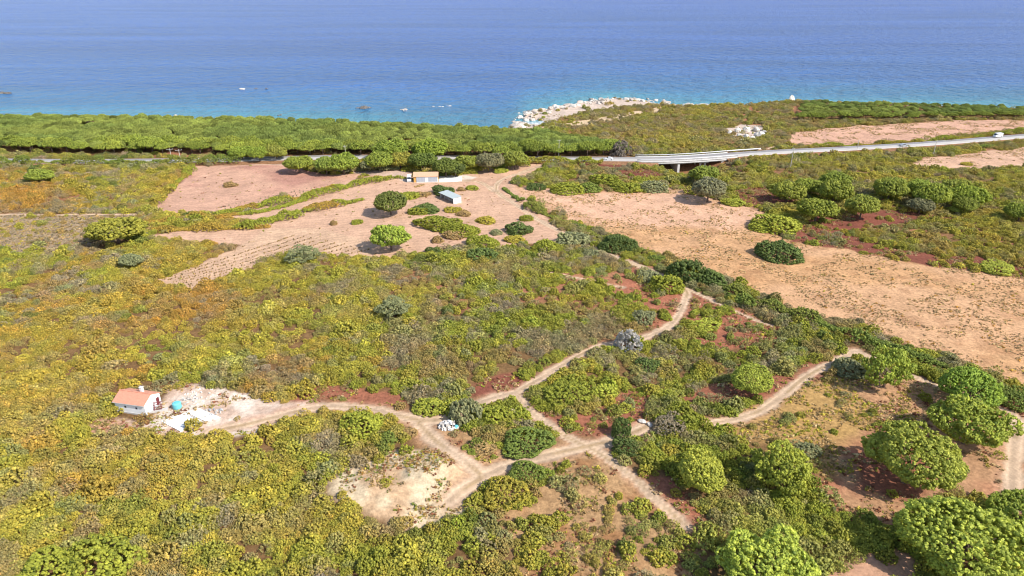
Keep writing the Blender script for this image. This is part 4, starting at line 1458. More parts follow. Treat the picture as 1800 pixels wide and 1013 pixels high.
tree(229, 458, 38, "mid", "sage", "small grey-green tree in the orange scrub below the wide yellow-green pine", 1, 1, .9)
tree(70, 308, 46, "mid", "pine", "solitary pine in the far left scrub near the coast road", 1, 1, .7)
tree(692, 540, 56, "loose", "sage", "grey-green shrubby tree standing out in the middle of the maquis", 1, 1, .8, name="shrubby_tree", cat="tree")
tree(532, 448, 60, "loose", "sage", "grey-green low tree at the lower edge of the vine rows", 1, 1, .7, name="shrubby_tree", cat="tree")
fg = "pines along the far edge of the pink fields"
for px, py, w, tn, lab in ((524, 287, 46, "pine", "leftmost of the round pines edging the left pink field"), (573, 290, 40, "pine", "second pine from the left at the edge of the left pink field"),
                           (603, 286, 48, "pine", "broad third pine from the left at the edge of the pink field"), (648, 290, 32, "sage", "small pale olive-like tree left of the ochre building"),
                           (667, 283, 50, "pine", "pine crown behind the small pale olive-like tree"), (704, 281, 40, "pinel", "yellow-green pine behind the left end of the ochre building"),
                           (742, 282, 46, "pined", "dark pine rising behind the ochre roof"), (783, 293, 46, "pined", "dark bushy pine at the right end of the ochre building above the white terrace"),
                           (823, 285, 44, "pinel", "bright pine right of the white terrace"), (800, 297, 34, "dark", "low dark tree directly behind the white terrace"),
                           (755, 262, 60, "pine", "wide umbrella pine behind the ochre building, above the dark one"), (686, 262, 54, "pine", "wide umbrella pine left of the one behind the ochre building"),
                           (425, 268, 42, "pine", "left one of three round pines by the road above the left pink field"), (455, 270, 36, "pine", "middle one of three round pines by the road above the left pink field"), (485, 267, 40, "pinel", "right one of three round pines by the road above the left pink field"),
                           (860, 283, 46, "sage", "grey-green tree between the bright pine and the top of the track"), (905, 280, 44, "pine", "pine left of the lone pole at the top of the track")):
    tree(px, py, w, "mid", tn, lab, group=fg, sz=rs.uniform(.85, 1.1))
rg_ = "pines of the grove right of the big field"
for px, py, w, tn, lab in ((1386, 336, 50, "pinel", "front left pine of the grove, beside the dark red clearing"), (1422, 327, 42, "pinel", "pine just behind the front left pine of the grove"),
                           (1468, 318, 46, "pine", "taller back pine of the grove with dark limbs showing below"), (1468, 335, 50, "pine", "pine in the middle of the grove, in front of the taller back one"),
                           (1437, 367, 56, "pine", "lowest dark round pine of the grove, near the red strip"), (1516, 362, 50, "pinel", "bright pine leaning over a dark hollow, right of the lowest one"),
                           (1566, 330, 52, "pine", "soft green pine in the gap between the two halves of the grove"), (1620, 330, 40, "pine", "back left pine of the right half of the grove"),
                           (1641, 343, 52, "pinel", "bright pine at the left front of the right half of the grove"), (1680, 330, 48, "pinel", "back pine of the right half of the grove"),
                           (1706, 344, 52, "pinel", "largest bright pine at the right end of the grove"), (1697, 360, 36, "pine", "small pine in front of the largest bright one"),
                           (1619, 361, 36, "sage", "small grey-green tree at the front of the right half of the grove"), (1680, 368, 18, "pinel", "smallest bright bush-like pine at the foot of the grove"),
                           (1246, 332, 52, "sage", "round grey-green tree at the top edge of the big field"), (1238, 305, 44, "pine", "bushy pine just below the bridge columns"),
                           (1795, 372, 40, "pine", "pine at the right edge of the view level with the grove")):
    tree(px, py, w * 1.1, "mid", tn, lab, group=rg_, sz=rs.uniform(.9, 1.1))

# front rows of the coastal wood
WOOD = np.array([plane_at(*p) for p in [(-700, 211), (0, 213), (400, 218), (640, 225), (860, 236), (940, 239), (1000, 250), (1050, 258), (1110, 268), (1100, 277), (960, 279), (800, 277), (500, 275), (350, 271), (0, 269), (-700, 270)]])
WOOD2 = np.array([plane_at(*p) for p in [(1400, 184), (1500, 186), (1800, 191), (2400, 200), (2400, 214), (1800, 206), (1700, 207), (1560, 209), (1450, 211), (1400, 212)]])
fp = resample(np.array([plane_at(*p) for p in [(-60, 267), (0, 268), (350, 270), (500, 274), (800, 276), (960, 278), (1095, 275)]]), 9.2)
gl = "umbrella pine in the front row of the coastal wood above the coast road"
used_front = []
for row, (dy, pr) in enumerate(((0, .92), (7.5, .95))):
    for q in fp:
        if rs.rand() > pr: continue
        x = q[0] + rs.randn() * 1.3 + row * 3.5
        y = q[1] + dy + rs.randn() * 1.6
        rad = rs.uniform(4.0, 5.6)
        crown, trunk = PINES["umb"][rs.randint(3)]
        t = tag(empty("umbrella_pine", (x, y, hz(x, y)), rs.rand() * 6.28), gl, "pine tree", "umbrella pines in the front rows of the coastal wood")
        t.scale = (rad, rad, rad * rs.uniform(.95, 1.25))
        o = link("crown", crown, t)
        c = np.array(pal("pine" if rs.rand() < .7 else "pinel")) * .76 * (1 + .1 * rs.randn())
        o["tint"] = [float(v) for v in np.clip(c, .02, .6)]
        link("trunk", trunk, t)
        used_front.append((x, y))
fp2 = resample(np.array([plane_at(*p) for p in [(1408, 212), (1560, 210), (1700, 208.5), (1830, 207)]]), 7.0)
for q in fp2:
    x, y = q + rs.randn(2) * 1.2
    rad = rs.uniform(3.4, 4.6)
    crown, trunk = PINES["umb"][rs.randint(3)]
    t = tag(empty("umbrella_pine", (x, y, hz(x, y)), rs.rand() * 6.28), "umbrella pine in the dark front row above the far pink field on the headland", "pine tree", "umbrella pines above the far pink field")
    t.scale = (rad, rad, rad * rs.uniform(.8, 1.0))
    o = link("crown", crown, t)
    o["tint"] = [float(v) for v in np.array(pal("pine")) * .70 * (1 + .1 * rs.randn())]
    link("trunk", trunk, t)
    used_front.append((x, y))

# ------------------------------------------------------------------ single bushes
BUSH = [bush_data("bush", 50 + i, 420, .105, .62 + .1 * (i % 3), .2, .12, .26, 8, .08) for i in range(5)]
BUSHL = [bush_data("bush", 60 + i, 1100, .066, .62 + .1 * (i % 2), .2, .12, .26, 8, .08) for i in range(3)]
DEAD = [bush_data("shrub", 70 + i, 300, .13, .8, .3, .2, .3, 12, .3, -.35, .18) for i in range(2)]


def bush(px, py, w, tint, label, sz=1.0, sy=.85, big=None, name="bush", cat="bush", group=None, rz=None, mesh=None):
    rad = 2.0
    for _ in range(4):
        p = at(px, py, .35 * rad * sz)
        dep = p.y * CP - (p.z + .35 * rad * sz - H) * SP
        rad = w / 2 / FPX * dep
    if big is None: big = w > 58
    me = mesh or (BUSHL[rs.randint(3)] if big else BUSH[rs.randint(5)])
    o = link(name, me, None, (p.x, p.y, p.z))
    o.scale = (rad, rad * sy, rad * sz)
    o.rotation_euler = (0, 0, rs.uniform(-.5, .5) + (math.pi if rs.rand() < .5 else 0) if rz is None else rz)
    c = np.array(pal(tint)) * (1 + .08 * rs.randn())
    o["tint"] = [float(v) for v in np.clip(c, .01, .8)]
    tag(o, label, cat, group)
    OCC.append((p.x, p.y, rad * .8))
    return o


for a in (
    (1374, 441, 80, "dark", "dark green flat bush alone in the big orange field", .75, .9),
    (924, 777, 90, "pined", "bright green dome bush in the fork of the tracks", .55, .8),
    (817, 722, 54, "sage", "tall grey-green bush beside the white rubbish heap", 1.6, 1),
    (874, 728, 56, "green", "olive bush between the tall grey-green bush and the track junction", .8, .9),
    (922, 830, 64, "hedgec", "rounded olive bush below the dome bush", .7, .8),
    (884, 866, 80, "yel", "yellow-tipped bush beside the pale mounds", .8, .9),
    (752, 714, 52, "lime", "small bright bush on the bend of the house track", .8, .9),
    (1002, 686, 84, "green", "large olive green thicket right of the track junction", .75, 1),
    (1093, 756, 30, "dark", "narrow dark upright bush at the end of the cross track", 2.2, 1),
    (1100, 785, 44, "dark", "dark low bush at the foot of the upright one", .8, 1),
    (1133, 556, 40, "sage", "pale grey-green bush in the red clearing left of the main track", 1.1, 1),
    (1141, 485, 38, "sage", "grey-green bush in front of the hedge at the track bend", 1, 1),
    (1172, 500, 52, "green", "round green bush touching the main track at its bend", .9, 1),
    (1206, 478, 58, "dark", "big dark hedge bush behind the track bend", 1.1, 1),
    (1252, 490, 46, "dark", "dark bush right of the big hedge bush", 1.1, 1),
    (1140, 640, 42, "dark", "dark blue-green bush among the yellow scrub below the dead shrub", .9, 1),
    (1492, 645, 56, "sage", "greyish bush left of the yellowish conifer", .8, 1),
    (1490, 400, 0, "", "", 1, 1),
    (1752, 470, 62, "lime", "bright oval bush on the far edge of the orange field", .5, .8),
    (1370, 393, 80, "green", "spreading green thicket below the front left pine of the grove", .6, .9),
    (1180, 745, 60, "grey", "greyish bare-twigged bush right of the stones at the cross track", .9, 1),
    (1690, 765, 0, "", "", 1, 1),
    (180, 990, 130, "green", "large yellow-green shrub near the bottom left corner", .8, .9),
    (80, 1000, 110, "green", "yellow-green shrub cut by the bottom edge, left of the larger one", .8, .9),
    (775, 392, 84, "green", "long low thicket in the middle of the farm field", .55, .6),
    (812, 404, 62, "green", "green thicket at the right end of the long low one", .6, .7),
    (748, 367, 50, "dark", "dark green clump left of the grey shed", .6, .7),
    (768, 398, 0, "", "", 1, 1),
    (779, 335, 40, "dark", "dark rounded bush directly behind the grey shed", .85, .8),
    (810, 333, 17, "brown", "small brown bush right of the grey shed roof", .7, .8),
    (830, 330, 23, "green", "small round green bush near the farm track", .7, .8),
    (717, 344, 36, "green", "bush at the right shoulder of the round dark pine", .8, .7),
    (742, 341, 34, "brown", "brownish bush row between the round dark pine and the shed", .5, .6),
    (854, 387, 36, "yel", "yellow bush alone on the pink soil below the shed", .6, .8),
    (627, 390, 20, "green", "tiny round bush in the pink field left of the two round pines", .8, .9),
    (586, 392, 13, "brown", "tiny upright brown bush farther left in the pink field", 1.3, .9),
    (404, 325, 26, "brown", "single brown bush in the left pink field", .6, .8),
    (769, 421, 22, "brown", "small dark bush above the maquis edge, right of the lower round pine", 1, .9),
    (912, 403, 50, "dark", "dark bush on the left verge of the track", .7, .8),
    (1005, 420, 56, "sage", "grey-green bush on the inside of the track bend", .9, .9),
    (960, 432, 46, "green", "green bush at the upper edge of the maquis left of the track", .8, .9),
    (1085, 428, 70, "dark", "broad dark bush where the hedge leaves the track", .8, .7),
    (942, 328, 32, "dark", "dark bush right of the top of the track", .8, .8),
    (998, 333, 50, "green", "green bushes at the top left corner of the big field", .6, .7),
    (1098, 328, 58, "green", "pale green thicket at the top edge of the big field", .6, .7),
    (1660, 288, 0, "", "", 1, 1),
    (1700, 288, 20, "yel", "small lone bush in the right-hand bare field", .6, .8),
    (378, 668, 28, "sage", "round blue-green bush at the edge of the pale yard", 1.1, 1),
    (640, 745, 76, "green", "green thicket below the house track", .8, .8),
    (1420, 790, 40, "sage", "grey-green bush behind the ragged light green pine", .9, 1),
    (945, 440, 0, "", "", 1, 1),
    (840, 350, 0, "", "", 1, 1),
    (905, 420, 34, "yel", "yellowish bush just above the maquis edge left of the track bend", .7, .8),
    (850, 425, 60, "green", "wide green bush at the maquis edge in the middle of the farm field", .7, .7),
    (800, 412, 40, "brown", "brown-green bush hugging the lower side of the green thicket", .7, .8),
    (735, 372, 34, "green", "left part of the dark clump beside the shed, lower and brighter", .6, .7),
    (706, 408, 0, "", "", 1, 1),
    (815, 375, 26, "brown", "brown scrubby bush below the white end wall of the grey shed", .7, .9),
    (797, 368, 30, "yel", "dull yellow bush below the open front of the grey shed", .6, .8),
    (872, 408, 22, "sage", "tiny grey bush between the yellow bush and the track", .8, .9),
    (762, 440, 26, "dark", "small dark bush at the maquis edge below the lower round pine", .9, .9),
    (845, 447, 54, "dark", "dark green bush at the maquis edge below the wide green one", .8, .8),
    (925, 384, 22, "green", "small green bush on the inside verge of the upper track", .8, .8),
    (880, 300, 26, "green", "small bush above the fork at the top of the track", .6, .7),
    (1035, 330, 44, "hedgec", "dark bush in the row along the top edge of the big field", .7, .7),
    (1062, 318, 50, "green", "green bush behind the top edge of the big field", .7, .7),
    (1150, 330, 44, "sage", "grey-green bush by the dark red patch at the top of the big field", .7, .7),
    (1290, 355, 40, "lime", "bright green bush at the far right corner of the pinkish ground", .6, .8),
    (1340, 400, 40, "green", "bush at the left tip of the spreading thicket", .6, .8),
    (1040, 445, 30, "sage", "grey bush left of the track below the broad dark bush", .9, .9),
    (1155, 455, 30, "hedgec", "small dark bush on the field side of the track above the bend", .9, .9),
    (1310, 528, 40, "hedgec", "bush in front of the long hedge at its left part", .9, .9),
    (1240, 570, 56, "lime", "bright green low bushes on the red clearing right of the main track", .5, .7),
    (1060, 690, 44, "lime", "bright yellow-green bush above the red clearing by the junction", .8, .9),
    (680, 770, 40, "hedgec", "dark bush left of the track fork below the green thicket", .8, .9),
    (720, 760, 26, "brown", "small brownish bush on the slope at the fork", .7, .9),
    (850, 790, 50, "brown", "low brownish bush below the rubbish heap", .5, .7),
    (1145, 800, 46, "green", "green bush right of the lower track near the junction", .8, .9),
    (1180, 790, 40, "yel", "yellowish bush between the lower track and the round bright pine", .8, .9),
    (1500, 850, 0, "", "", 1, 1),
    (1785, 700, 60, "hedgec", "dark bush at the right edge of the view behind the flat-topped pine", .9, 1),
):
    if a[2]: bush(a[0], a[1], a[2], a[3], a[4], a[5], a[6])
ds = bush(1105, 602, 46, "grey", "grey leafless shrub beside the main track", 1.25, 1, name="dead_shrub", cat="shrub", mesh=DEAD[0])
ds["tint"] = [.46, .44, .46]
ds = bush(1090, 266, 34, "grey", "bare-branched grey pine over the white car at the bridge end", 1.3, .8, name="bare_tree", cat="tree", mesh=DEAD[1])
ds["tint"] = [.20, .17, .16]
for px, py, s in ((1128, 742, .9), (1142, 748, .7), (1136, 729, .5)):
    p = at(px, py)
    boulder(p.x, p.y, p.z + .2, (s, s * .8, s * .5), "pale stone lying by the upright dark bush at the cross track", "stones at the cross track", BDW[1], cat="stone", name="stone")

# ------------------------------------------------------------------ hedgerows, each one thing
def hedge(pts, width, hgt, tint, label, warm=0.0, wob=1.2, rc=.30, dens=1.0, name="hedge", full=0.06):
    P = resample(smooth_line([plane_at(*p) for p in pts], 2), .9)
    n = len(P)
    m = int(n * width * 6 * dens)
    k = rs.randint(0, n, m)
    Nn = line_normals(P)
    prof = np.clip((noise2(P[:, 0], P[:, 1], 5.5, rs.randint(900)) - .24) * 2.1 + full, full, 1.25) * (.75 + .5 * noise2(P[:, 0], P[:, 1], 2.2, 11))
    o = rs.uniform(-1, 1, m)
    w_ = width / 2 * prof[k]
    q = P[k] + Nn[k] * (o * w_)[:, None] + rs.randn(m, 2) * .3
    top = hgt * prof[k] * np.sqrt(np.maximum(0, 1 - o ** 2 * .9))
    z = relief(q[:, 0], q[:, 1]) + np.maximum(.1, top * (1 - .45 * rs.rand(m) ** 2))
    cen = np.c_[q, z]
    nor = np.c_[Nn[k] * o[:, None], np.full(m, .8)]
    nor /= np.linalg.norm(nor, axis=1)[:, None]
    rad = rc * (.6 + .8 * rs.rand(m))
    org_ = np.array([P[n // 2][0], P[n // 2][1], 0])
    V, t, qd, l = foliage(cen - org_, rad, nor, rs, 5)
    wv = sstep(.45, .65, noise2(V[:, 0], V[:, 1], 6, 91)) * warm
    ob = link(name, mesh_np(name, V, [t, qd], M_FOL, {"leaf": l, "warm": wv}), None, org_)
    ob["tint"] = [float(v) for v in pal(tint)]
    tag(ob, label, "hedge")
    HEDGES.append((P, width / 2))
    return ob


HEDGES = []
hedge([(378, 380), (450, 365), (520, 352), (590, 336), (640, 322), (690, 315)], 5.0, 1.9, "green", "upper ragged hedge strip across the farm field, below the left pink field", .8, full=.35)
hedge([(250, 398), (330, 388), (420, 378), (470, 372), (550, 348)], 6.0, 1.9, "green", "second hedge strip of the farm field, orange and green, just below the upper one", .9, full=.35)
hedge([(270, 408), (360, 404), (440, 400), (490, 386), (530, 377)], 6.5, 2.0, "green", "lowest hedge strip at the left, above the vine rows", .8, full=.35)
hedge([(535, 372), (580, 364), (640, 352)], 6.0, 2.0, "green", "short hedge strip of mixed bushes left of the round dark pine", .9, full=.35)
hedge([(886, 333), (905, 348), (918, 356)], 4.5, 2.2, "hedgec", "short dark hedge on the right verge at the top of the track")
hedge([(925, 362), (955, 378), (985, 388), (1012, 396), (1030, 404)], 6.5, 2.4, "hedgec", "dark hedge between the track and the big field, upper part", .2)
hedge([(1035, 412), (1070, 424), (1100, 436), (1128, 448)], 7.0, 2.4, "hedgec", "dark hedge between the track and the big field, lower part", .2)
hedge([(1255, 500), (1300, 520), (1345, 538), (1400, 555), (1450, 575), (1490, 592)], 6.0, 2.3, "hedgec", "long dark green hedge along the near edge of the orange field, left part", .15)
hedge([(1500, 598), (1550, 612), (1600, 630), (1640, 640), (1665, 648)], 5.0, 2.2, "hedgec", "thick dark green hedge behind the yellowish conifer along the orange field")
hedge([(262, 372), (285, 345), (310, 320), (335, 300)], 5.0, 1.9, "green", "scrub hedge along the left side of the left pink field", .5, full=.35)
hedge([(730, 330), (745, 326)], 2.0, .9, "brown", "low brown hedge stub in front of the ochre building", 0)
hedge([(640, 318), (690, 312), (735, 318)], 2.0, 1.0, "green", "thin hedge line left of the ochre building")
hedge([(1600, 272), (1650, 267), (1710, 262), (1760, 256)], 5.5, 2.4, "hedgec", "dark bushes hiding the foot of the road above the right-hand bare field", .2, name="hedge")
hedge([(1380, 258), (1480, 257), (1600, 250), (1700, 243), (1800, 233)], 5.0, 1.8, "green", "hedge on the seaward verge of the road below the far pink field", .5)

hedge([(-200, 290), (-60, 289.5), (50, 289.5)], 6.0, 3.6, "hedgec", "grey green scrub hedge in front of the coast road at the far left", .2, full=.6)
hedge([(112, 290), (160, 290), (218, 290)], 6.0, 3.6, "hedgec", "grey green hedge piece between the two gaps that show the coast road", .2, full=.6)
hedge([(285, 289), (340, 289), (392, 287), (425, 286)], 6.0, 3.4, "hedgec", "grey green hedge piece by the poles at the corner of the left pink field", .2, full=.6)
hedge([(900, 287), (940, 286), (1010, 287), (1060, 289)], 5.5, 2.2, "green", "hedge between the lone pole and the white car, below the wood", .3, full=.6)
hedge([(560, 303), (620, 300), (700, 299)], 5.0, 2.6, "sage", "pale scrub hedge under the pines between the left pink field and the ochre building", .3, full=.3)
hedge([(800, 303), (850, 300), (900, 292), (930, 291)], 5.0, 2.4, "green", "scrub hedge from the white terrace to the top of the track", .3, full=.3)
hedge([(40, 288.5), (85, 288.5), (130, 288.5)], 3.0, 1.5, "hedgec", "low scrub line under the left gap in the road hedge", .2, full=.6)
hedge([(205, 288.5), (250, 288.5), (295, 288)], 3.0, 1.5, "hedgec", "low scrub line under the right gap in the road hedge", .2, full=.6)
# vine rows
def vine_row(a, b, label, group, step=1.3, s=.36, tint="brown"):
    A, B = np.array(plane_at(*a)), np.array(plane_at(*b))
    n = int(np.linalg.norm(B - A) / step)
    t = (np.arange(n) + rs.rand(n) * .5) / n
    keep = rs.rand(n) < .85
    q = A + (B - A) * t[keep][:, None] + rs.randn(keep.sum(), 2) * .18
    z = relief(q[:, 0], q[:, 1]) + .18
    org_ = np.array([A[0], A[1], 0])
    V, tr, qd, l = foliage(np.c_[q, z] - org_, s * (.6 + .8 * rs.rand(len(q))), np.tile([0, 0, 1.], (len(q), 1)), rs, 4)
    ob = link("vine_row", mesh_np("vine_row", V, [tr, qd], M_FOL, {"leaf": l}), None, org_)
    ob["tint"] = [float(v) for v in np.array(pal(tint)) * .8]
    tag(ob, label, "vine row", group)


for k in range(10):
    f = k / 9
    vine_row((285 + 62 * f, 492 + 15 * f), (520 + 130 * f, 412 + 26 * f), "row of low brown vine stumps on the terraced strip above the maquis", "vine rows on the terraced strip", 0.7, .25)
for k in range(4):
    f = k / 3
    vine_row((378 + 20 * f, 368 + 10 * f), (590 + 25 * f, 322 + 4 * f), "dotted row of young plants along the lower edge of the left pink field", "rows of young plants in the left pink field", 2.0, .34, "grey")

# ------------------------------------------------------------------ ground cover
hx = np.vstack([resample(P, 1.5) for P, w in HEDGES])
hwid = np.concatenate([np.full(len(resample(P, 1.5)), w) for P, w in HEDGES])


def near_hedge(x, y):
    k = np.zeros(len(x), bool)
    for (a, b), w in zip(hx, hwid):
        k |= (x - a) ** 2 + (y - b) ** 2 < (w * .6) ** 2
    return k


SHR = [bush_data("shrub", 80 + i, 150, .155, .72 + .12 * (i % 3), .2, .18, .32, 7, .12) for i in range(6)]
SHR += [bush_data("shrub", 90 + i, 110, .15, .75, .3, .2, .38, 12, .3, -.35, .25) for i in range(2)]   # thin twiggy kinds
rs2 = np.random.RandomState(5)


def cover_points(spacing, y0, y1, x0=-460, x1=460):
    x, y = jitter_grid(x0, x1, y0, y1, spacing, rs2)
    k = in_view(x, y) & (coast_y(x) - y > 7)
    return x[k], y[k]


def cover(name, spacing, y0, y1, smin, smax, label=None):
    x, y = cover_points(spacing, y0, y1)
    mk = region_masks(x, y)
    bare = np.zeros(len(x))
    for n_, P, col, b, soft, amp, rg in REGW:
        bare = bare * (1 - mk[n_]) + b * mk[n_]
    tb, _, _, _ = track_dist(x, y)
    k = (rs2.rand(len(x)) > bare) & (tb > 1.55)
    wd = np.maximum(sd_poly(x, y, WOOD), sd_poly(x, y, WOOD2))
    k &= (wd < -3) | (rs2.rand(len(x)) < .05)
    rd = d_line(x, y, RP)
    k &= rd > ROAD_HW + 2.6
    k &= ~((rd < 8) & (np.abs(x - gxy[0]) < 13))
    x, y = x[k], y[k]
    k = ~occupied(x, y) & ~near_hedge(x, y)
    # thin out where the ground shows through
    g = fbm(x, y, 14, 301, 3)
    k &= (g > .41) | (rs2.rand(len(x)) < .42)
    x, y = x[k], y[k]
    u, v = frame_px(x, y)
    n1 = fbm(x, y, 22, 311, 3)
    n2 = fbm(x, y, 9, 331, 3)
    n3 = fbm(x, y, 34, 351, 2)
    r = np.clip((fbm(x, y, 4.2, 371, 2) - .5) * 1.9 + .5, 0, 1)
    r2 = np.clip((fbm(x, y, 3.6, 381, 2) - .5) * 1.9 + .5, 0, 1)
    left = sstep(950, 250, u)
    low = sstep(620, 900, v)
    far = sstep(330, 270, v)
    w_green = .9 + 1.6 * sstep(.5, .62, n2) * (1 - .4 * left) + .8 * (1 - left)
    w_yel = 1.0 + 2.1 * sstep(.47, .62, n1) + 1.2 * left * low
    w_org = (2.0 * sstep(.53, .66, n3) + 1.0 * sstep(.55, .65, 1 - n1)) * (.25 + .9 * left) + .25 * left
    w_brn = .5 + 2.2 * sstep(.56, .68, 1 - n2)
    w_gry = .25 + 2.6 * (r > .88) + 2.6 * sstep(.56, .66, fbm(x, y, 7, 361, 2)) + .6 * far
    w_drk = .3 + 2.0 * (r < .14) + .4 * far
    w_sage = 2.2 * (r2 < .13) + .3
    right = sstep(1000, 1250, u)
    nearroad = sstep(310, 290, v) * sstep(700, 500, u)
    orl = sstep(1480, 1540, u) * sstep(360, 375, v) * sstep(490, 470, v)
    w_org = w_org + 1.6 * orl
    w_yel = w_yel + 1.2 * orl
    w_drk = w_drk + 1.5 * nearroad + .2 * right * sstep(420, 300, v)
    w_yel = w_yel + 1.2 * right * sstep(420, 300, v)
    w_sage = w_sage + 1.0 * right * sstep(420, 300, v)
    head = sstep(270, 255, v) * sstep(950, 1050, u)
    w_brn = w_brn + 2.0 * head
    w_gry = w_gry + 1.2 * head * sstep(.5, .6, n3)
    ws = [w_green, w_yel, w_org, w_brn, w_gry, w_drk, w_sage]
    w_lime = sstep(1120, 1250, u) * sstep(840, 900, v) * (2.0 + 2.4 * sstep(.42, .58, n1)) + .3 * (r2 > .85)
    ws.append(w_lime)
    tint = mixcol([w ** 2.8 for w in ws], ["green", "yel", "orange", "brown", "grey", "dark", "sage", "lime"])
    tint = tint * (1 + .09 * rs2.randn(len(x)))[:, None] * (1 + .03 * rs2.randn(len(x), 3))
    s = smin + (smax - smin) * rs2.rand(len(x)) ** 1.5 * (.6 + .8 * n2)
    big = rs2.rand(len(x)) < .06
    s = np.where(big, s * 1.45, s)
    scl = np.stack([s * rs2.uniform(.85, 1.25, len(x)), s * rs2.uniform(.85, 1.25, len(x)), s * rs2.uniform(.75, 1.25, len(x))], 1)
    rot = np.stack([rs2.randn(len(x)) * .08, rs2.randn(len(x)) * .08, rs2.rand(len(x)) * 6.28], 1)
    twig = (rs2.rand(len(x)) < .07) | ((w_gry > 1.5) & (rs2.rand(len(x)) < .5))
    idx = np.where(twig, 6 + rs2.randint(0, 2, len(x)), rs2.randint(0, 6, len(x)))
    z = relief(x, y) - .05
    print(name, len(x))
    o = scatter(name, np.stack([x, y, z], 1), rot, scl, idx, np.clip(tint, .01, .7), SHR)
    tag(o, label, "scrub", kind="stuff")


cover("maquis_scrub", 1.3, 62, 260, .6, 1.55, "dense olive, yellow and rust coloured maquis scrub covering the slope")
cover("distant_scrub", 1.8, 260, 560, .8, 1.8, "olive and brown scrub covering the flats by the road and the headland")

# dry grass, low tufts and seedlings on the open ground
TUF = []
for i in range(3):
    q = np.random.RandomState(200 + i)
    n = 7
    c = np.c_[q.randn(n, 2) * .4, np.full(n, .12)]
    TUF.append(fol_mesh("tuft", [(c, np.tile([0, 0, 1.], (n, 1)), .3 * (.6 + .8 * q.rand(n)))], q, 5, .45))


def tufts(name, regs, spacing, prob, cols, ws, smin, smax, label, patch=0.0):
    x, y = cover_points(spacing, 62, 470)
    mk = region_masks(x, y)
    m = np.zeros(len(x))
    for n_ in regs: m = np.maximum(m, mk[n_])
    tb, _, _, _ = track_dist(x, y)
    g = fbm(x, y, 6, 401, 3)
    p = m * prob * np.where(patch > 0, sstep(.5 - .1, .5 + .12, g) * (1 + patch), 1)
    k = (rs2.rand(len(x)) < p) & (tb > 1.1)
    x, y = x[k], y[k]
    k = ~occupied(x, y)
    x, y = x[k], y[k]
    n = len(x)
    ci = rs2.choice(len(cols), n, p=np.array(ws) / sum(ws))
    tint = np.array([pal(c) for c in cols])[ci] * (1 + .2 * rs2.randn(n))[:, None]
    s = smin + (smax - smin) * rs2.rand(n) ** 2
    scl = np.stack([s * rs2.uniform(.8, 1.4, n), s, s * rs2.uniform(.6, 1.2, n)], 1)
    rot = np.stack([0 * s, 0 * s, rs2.rand(n) * 6.28], 1)
    print(name, n)
    o = scatter(name, np.stack([x, y, relief(x, y)], 1), rot, scl, rs2.randint(0, 3, n), np.clip(tint, .01, .75), TUF)
    tag(o, label, "grass", kind="stuff")


tufts("dry_grass", ["big_field", "upper_right", "far_right"], 0.95, .55, ["straw", "orange", "yel", "brown"], [9, .8, .3, .5], .3, .8, "straw coloured grass tufts over the dry fields", .5)
tufts("field_weeds", ["farm", "pink_l", "vines", "upper_strip"], 2.2, .16, ["brown", "straw", "green", "red"], [2, 2, .7, 1], .25, .8, "sparse weeds on the pink ploughed soil")
tufts("low_heath", ["olive_low"], .95, .8, ["yel", "brown", "straw", "green"], [2.4, 1.5, 2, .8], .45, 1.0, "low olive heath tufts beside the branch track", .4)
tufts("clearing_herbs", ["red_a", "red_b", "red_c", "red_d", "red_e", "red_f", "red_g", "red_h", "red_i", "red_j", "red_k", "red_l", "right_dry", "mid_dusty", "pale_mounds", "yard", "yard_mound", "cross_slope"], .85, .55, ["red", "brown", "straw", "yel", "green"], [1.8, 2.2, 3, .8, .9], .3, 1.0, "rusty and straw coloured herbs on the bare clearings", .5)
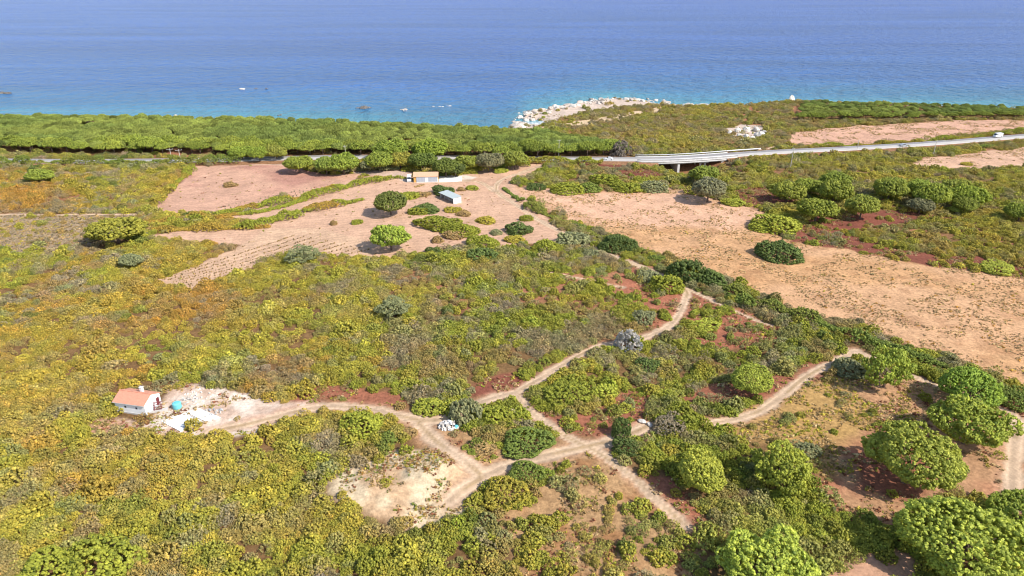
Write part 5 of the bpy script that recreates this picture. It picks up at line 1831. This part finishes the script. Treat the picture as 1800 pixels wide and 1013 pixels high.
tufts("mound_herbs", ["pale_mounds", "yard_mound"], .7, .55, ["brown", "hedgec", "orange", "straw"], [2, 1.5, 1, 1], .3, .8, "brown and olive tufts dotting the pale spoil mounds", .3)
tufts("grey_meadow", ["dry_brown"], 1.1, .8, ["grey", "brown", "straw", "yel"], [2.4, 2, 1, .6], .5, 1.1, "grey brown dry meadow growth on the flat ground at the left")
tufts("headland_turf", ["sand_strip", "granite_shelf", "outcrop_ground"], 1.8, .3, ["brown", "green", "grey"], [1, 1, 1], .5, 1.3, "patchy low turf among the headland rocks")

# the coastal pine wood behind its front rows
x, y = jitter_grid(-620, 760, 330, 560, 4.5, rs2)
k = in_view(x, y, 1.25, 25)
x, y = x[k], y[k]
k = ((sd_poly(x, y, WOOD) > 2) | (sd_poly(x, y, WOOD2) > 2)) & (coast_y(x) - y > 4)
x, y = x[k], y[k]
uf = np.array(used_front)
dmin = np.min((x[:, None] - uf[None, :, 0]) ** 2 + (y[:, None] - uf[None, :, 1]) ** 2, axis=1)
k = (dmin > 3.8 ** 2) & (fbm(x, y, 12, 501, 2) > .22)
x, y = x[k], y[k]
n = len(x)
WD = [fol_mesh_w for fol_mesh_w in []]
for crown, trunk in PINES["umb"]:
    # crown and trunk of one wood tree in a single mesh
    a = crown.copy()
    WD.append(a)
lim = fbm(x, y, 30, 511, 3)
wm_ = sstep(.4, .6, lim)[:, None]
tint = np.array([.265, .315, .080])[None] * (1 - wm_) + np.array([.335, .365, .088])[None] * wm_
tint = tint * (1 + .20 * rs2.randn(n))[:, None] * np.array([.94, 1, 1.05])
s = rs2.uniform(2.3, 3.7, n) * np.where(x > 150, .72, 1)
scl = np.stack([s, s, rs2.uniform(3.7, 5.0, n) * np.where(x > 150, .65, 1)], 1)
rot = np.stack([0 * s, 0 * s, rs2.rand(n) * 6.28], 1)
print("wood", n)
o = scatter("pine_wood", np.stack([x, y, relief(x, y)], 1), rot, scl, rs2.randint(0, 3, n), np.clip(tint, .01, .6), WD)
tag(o, "dense green umbrella pine wood filling the strip before the sea", "wood", kind="stuff")
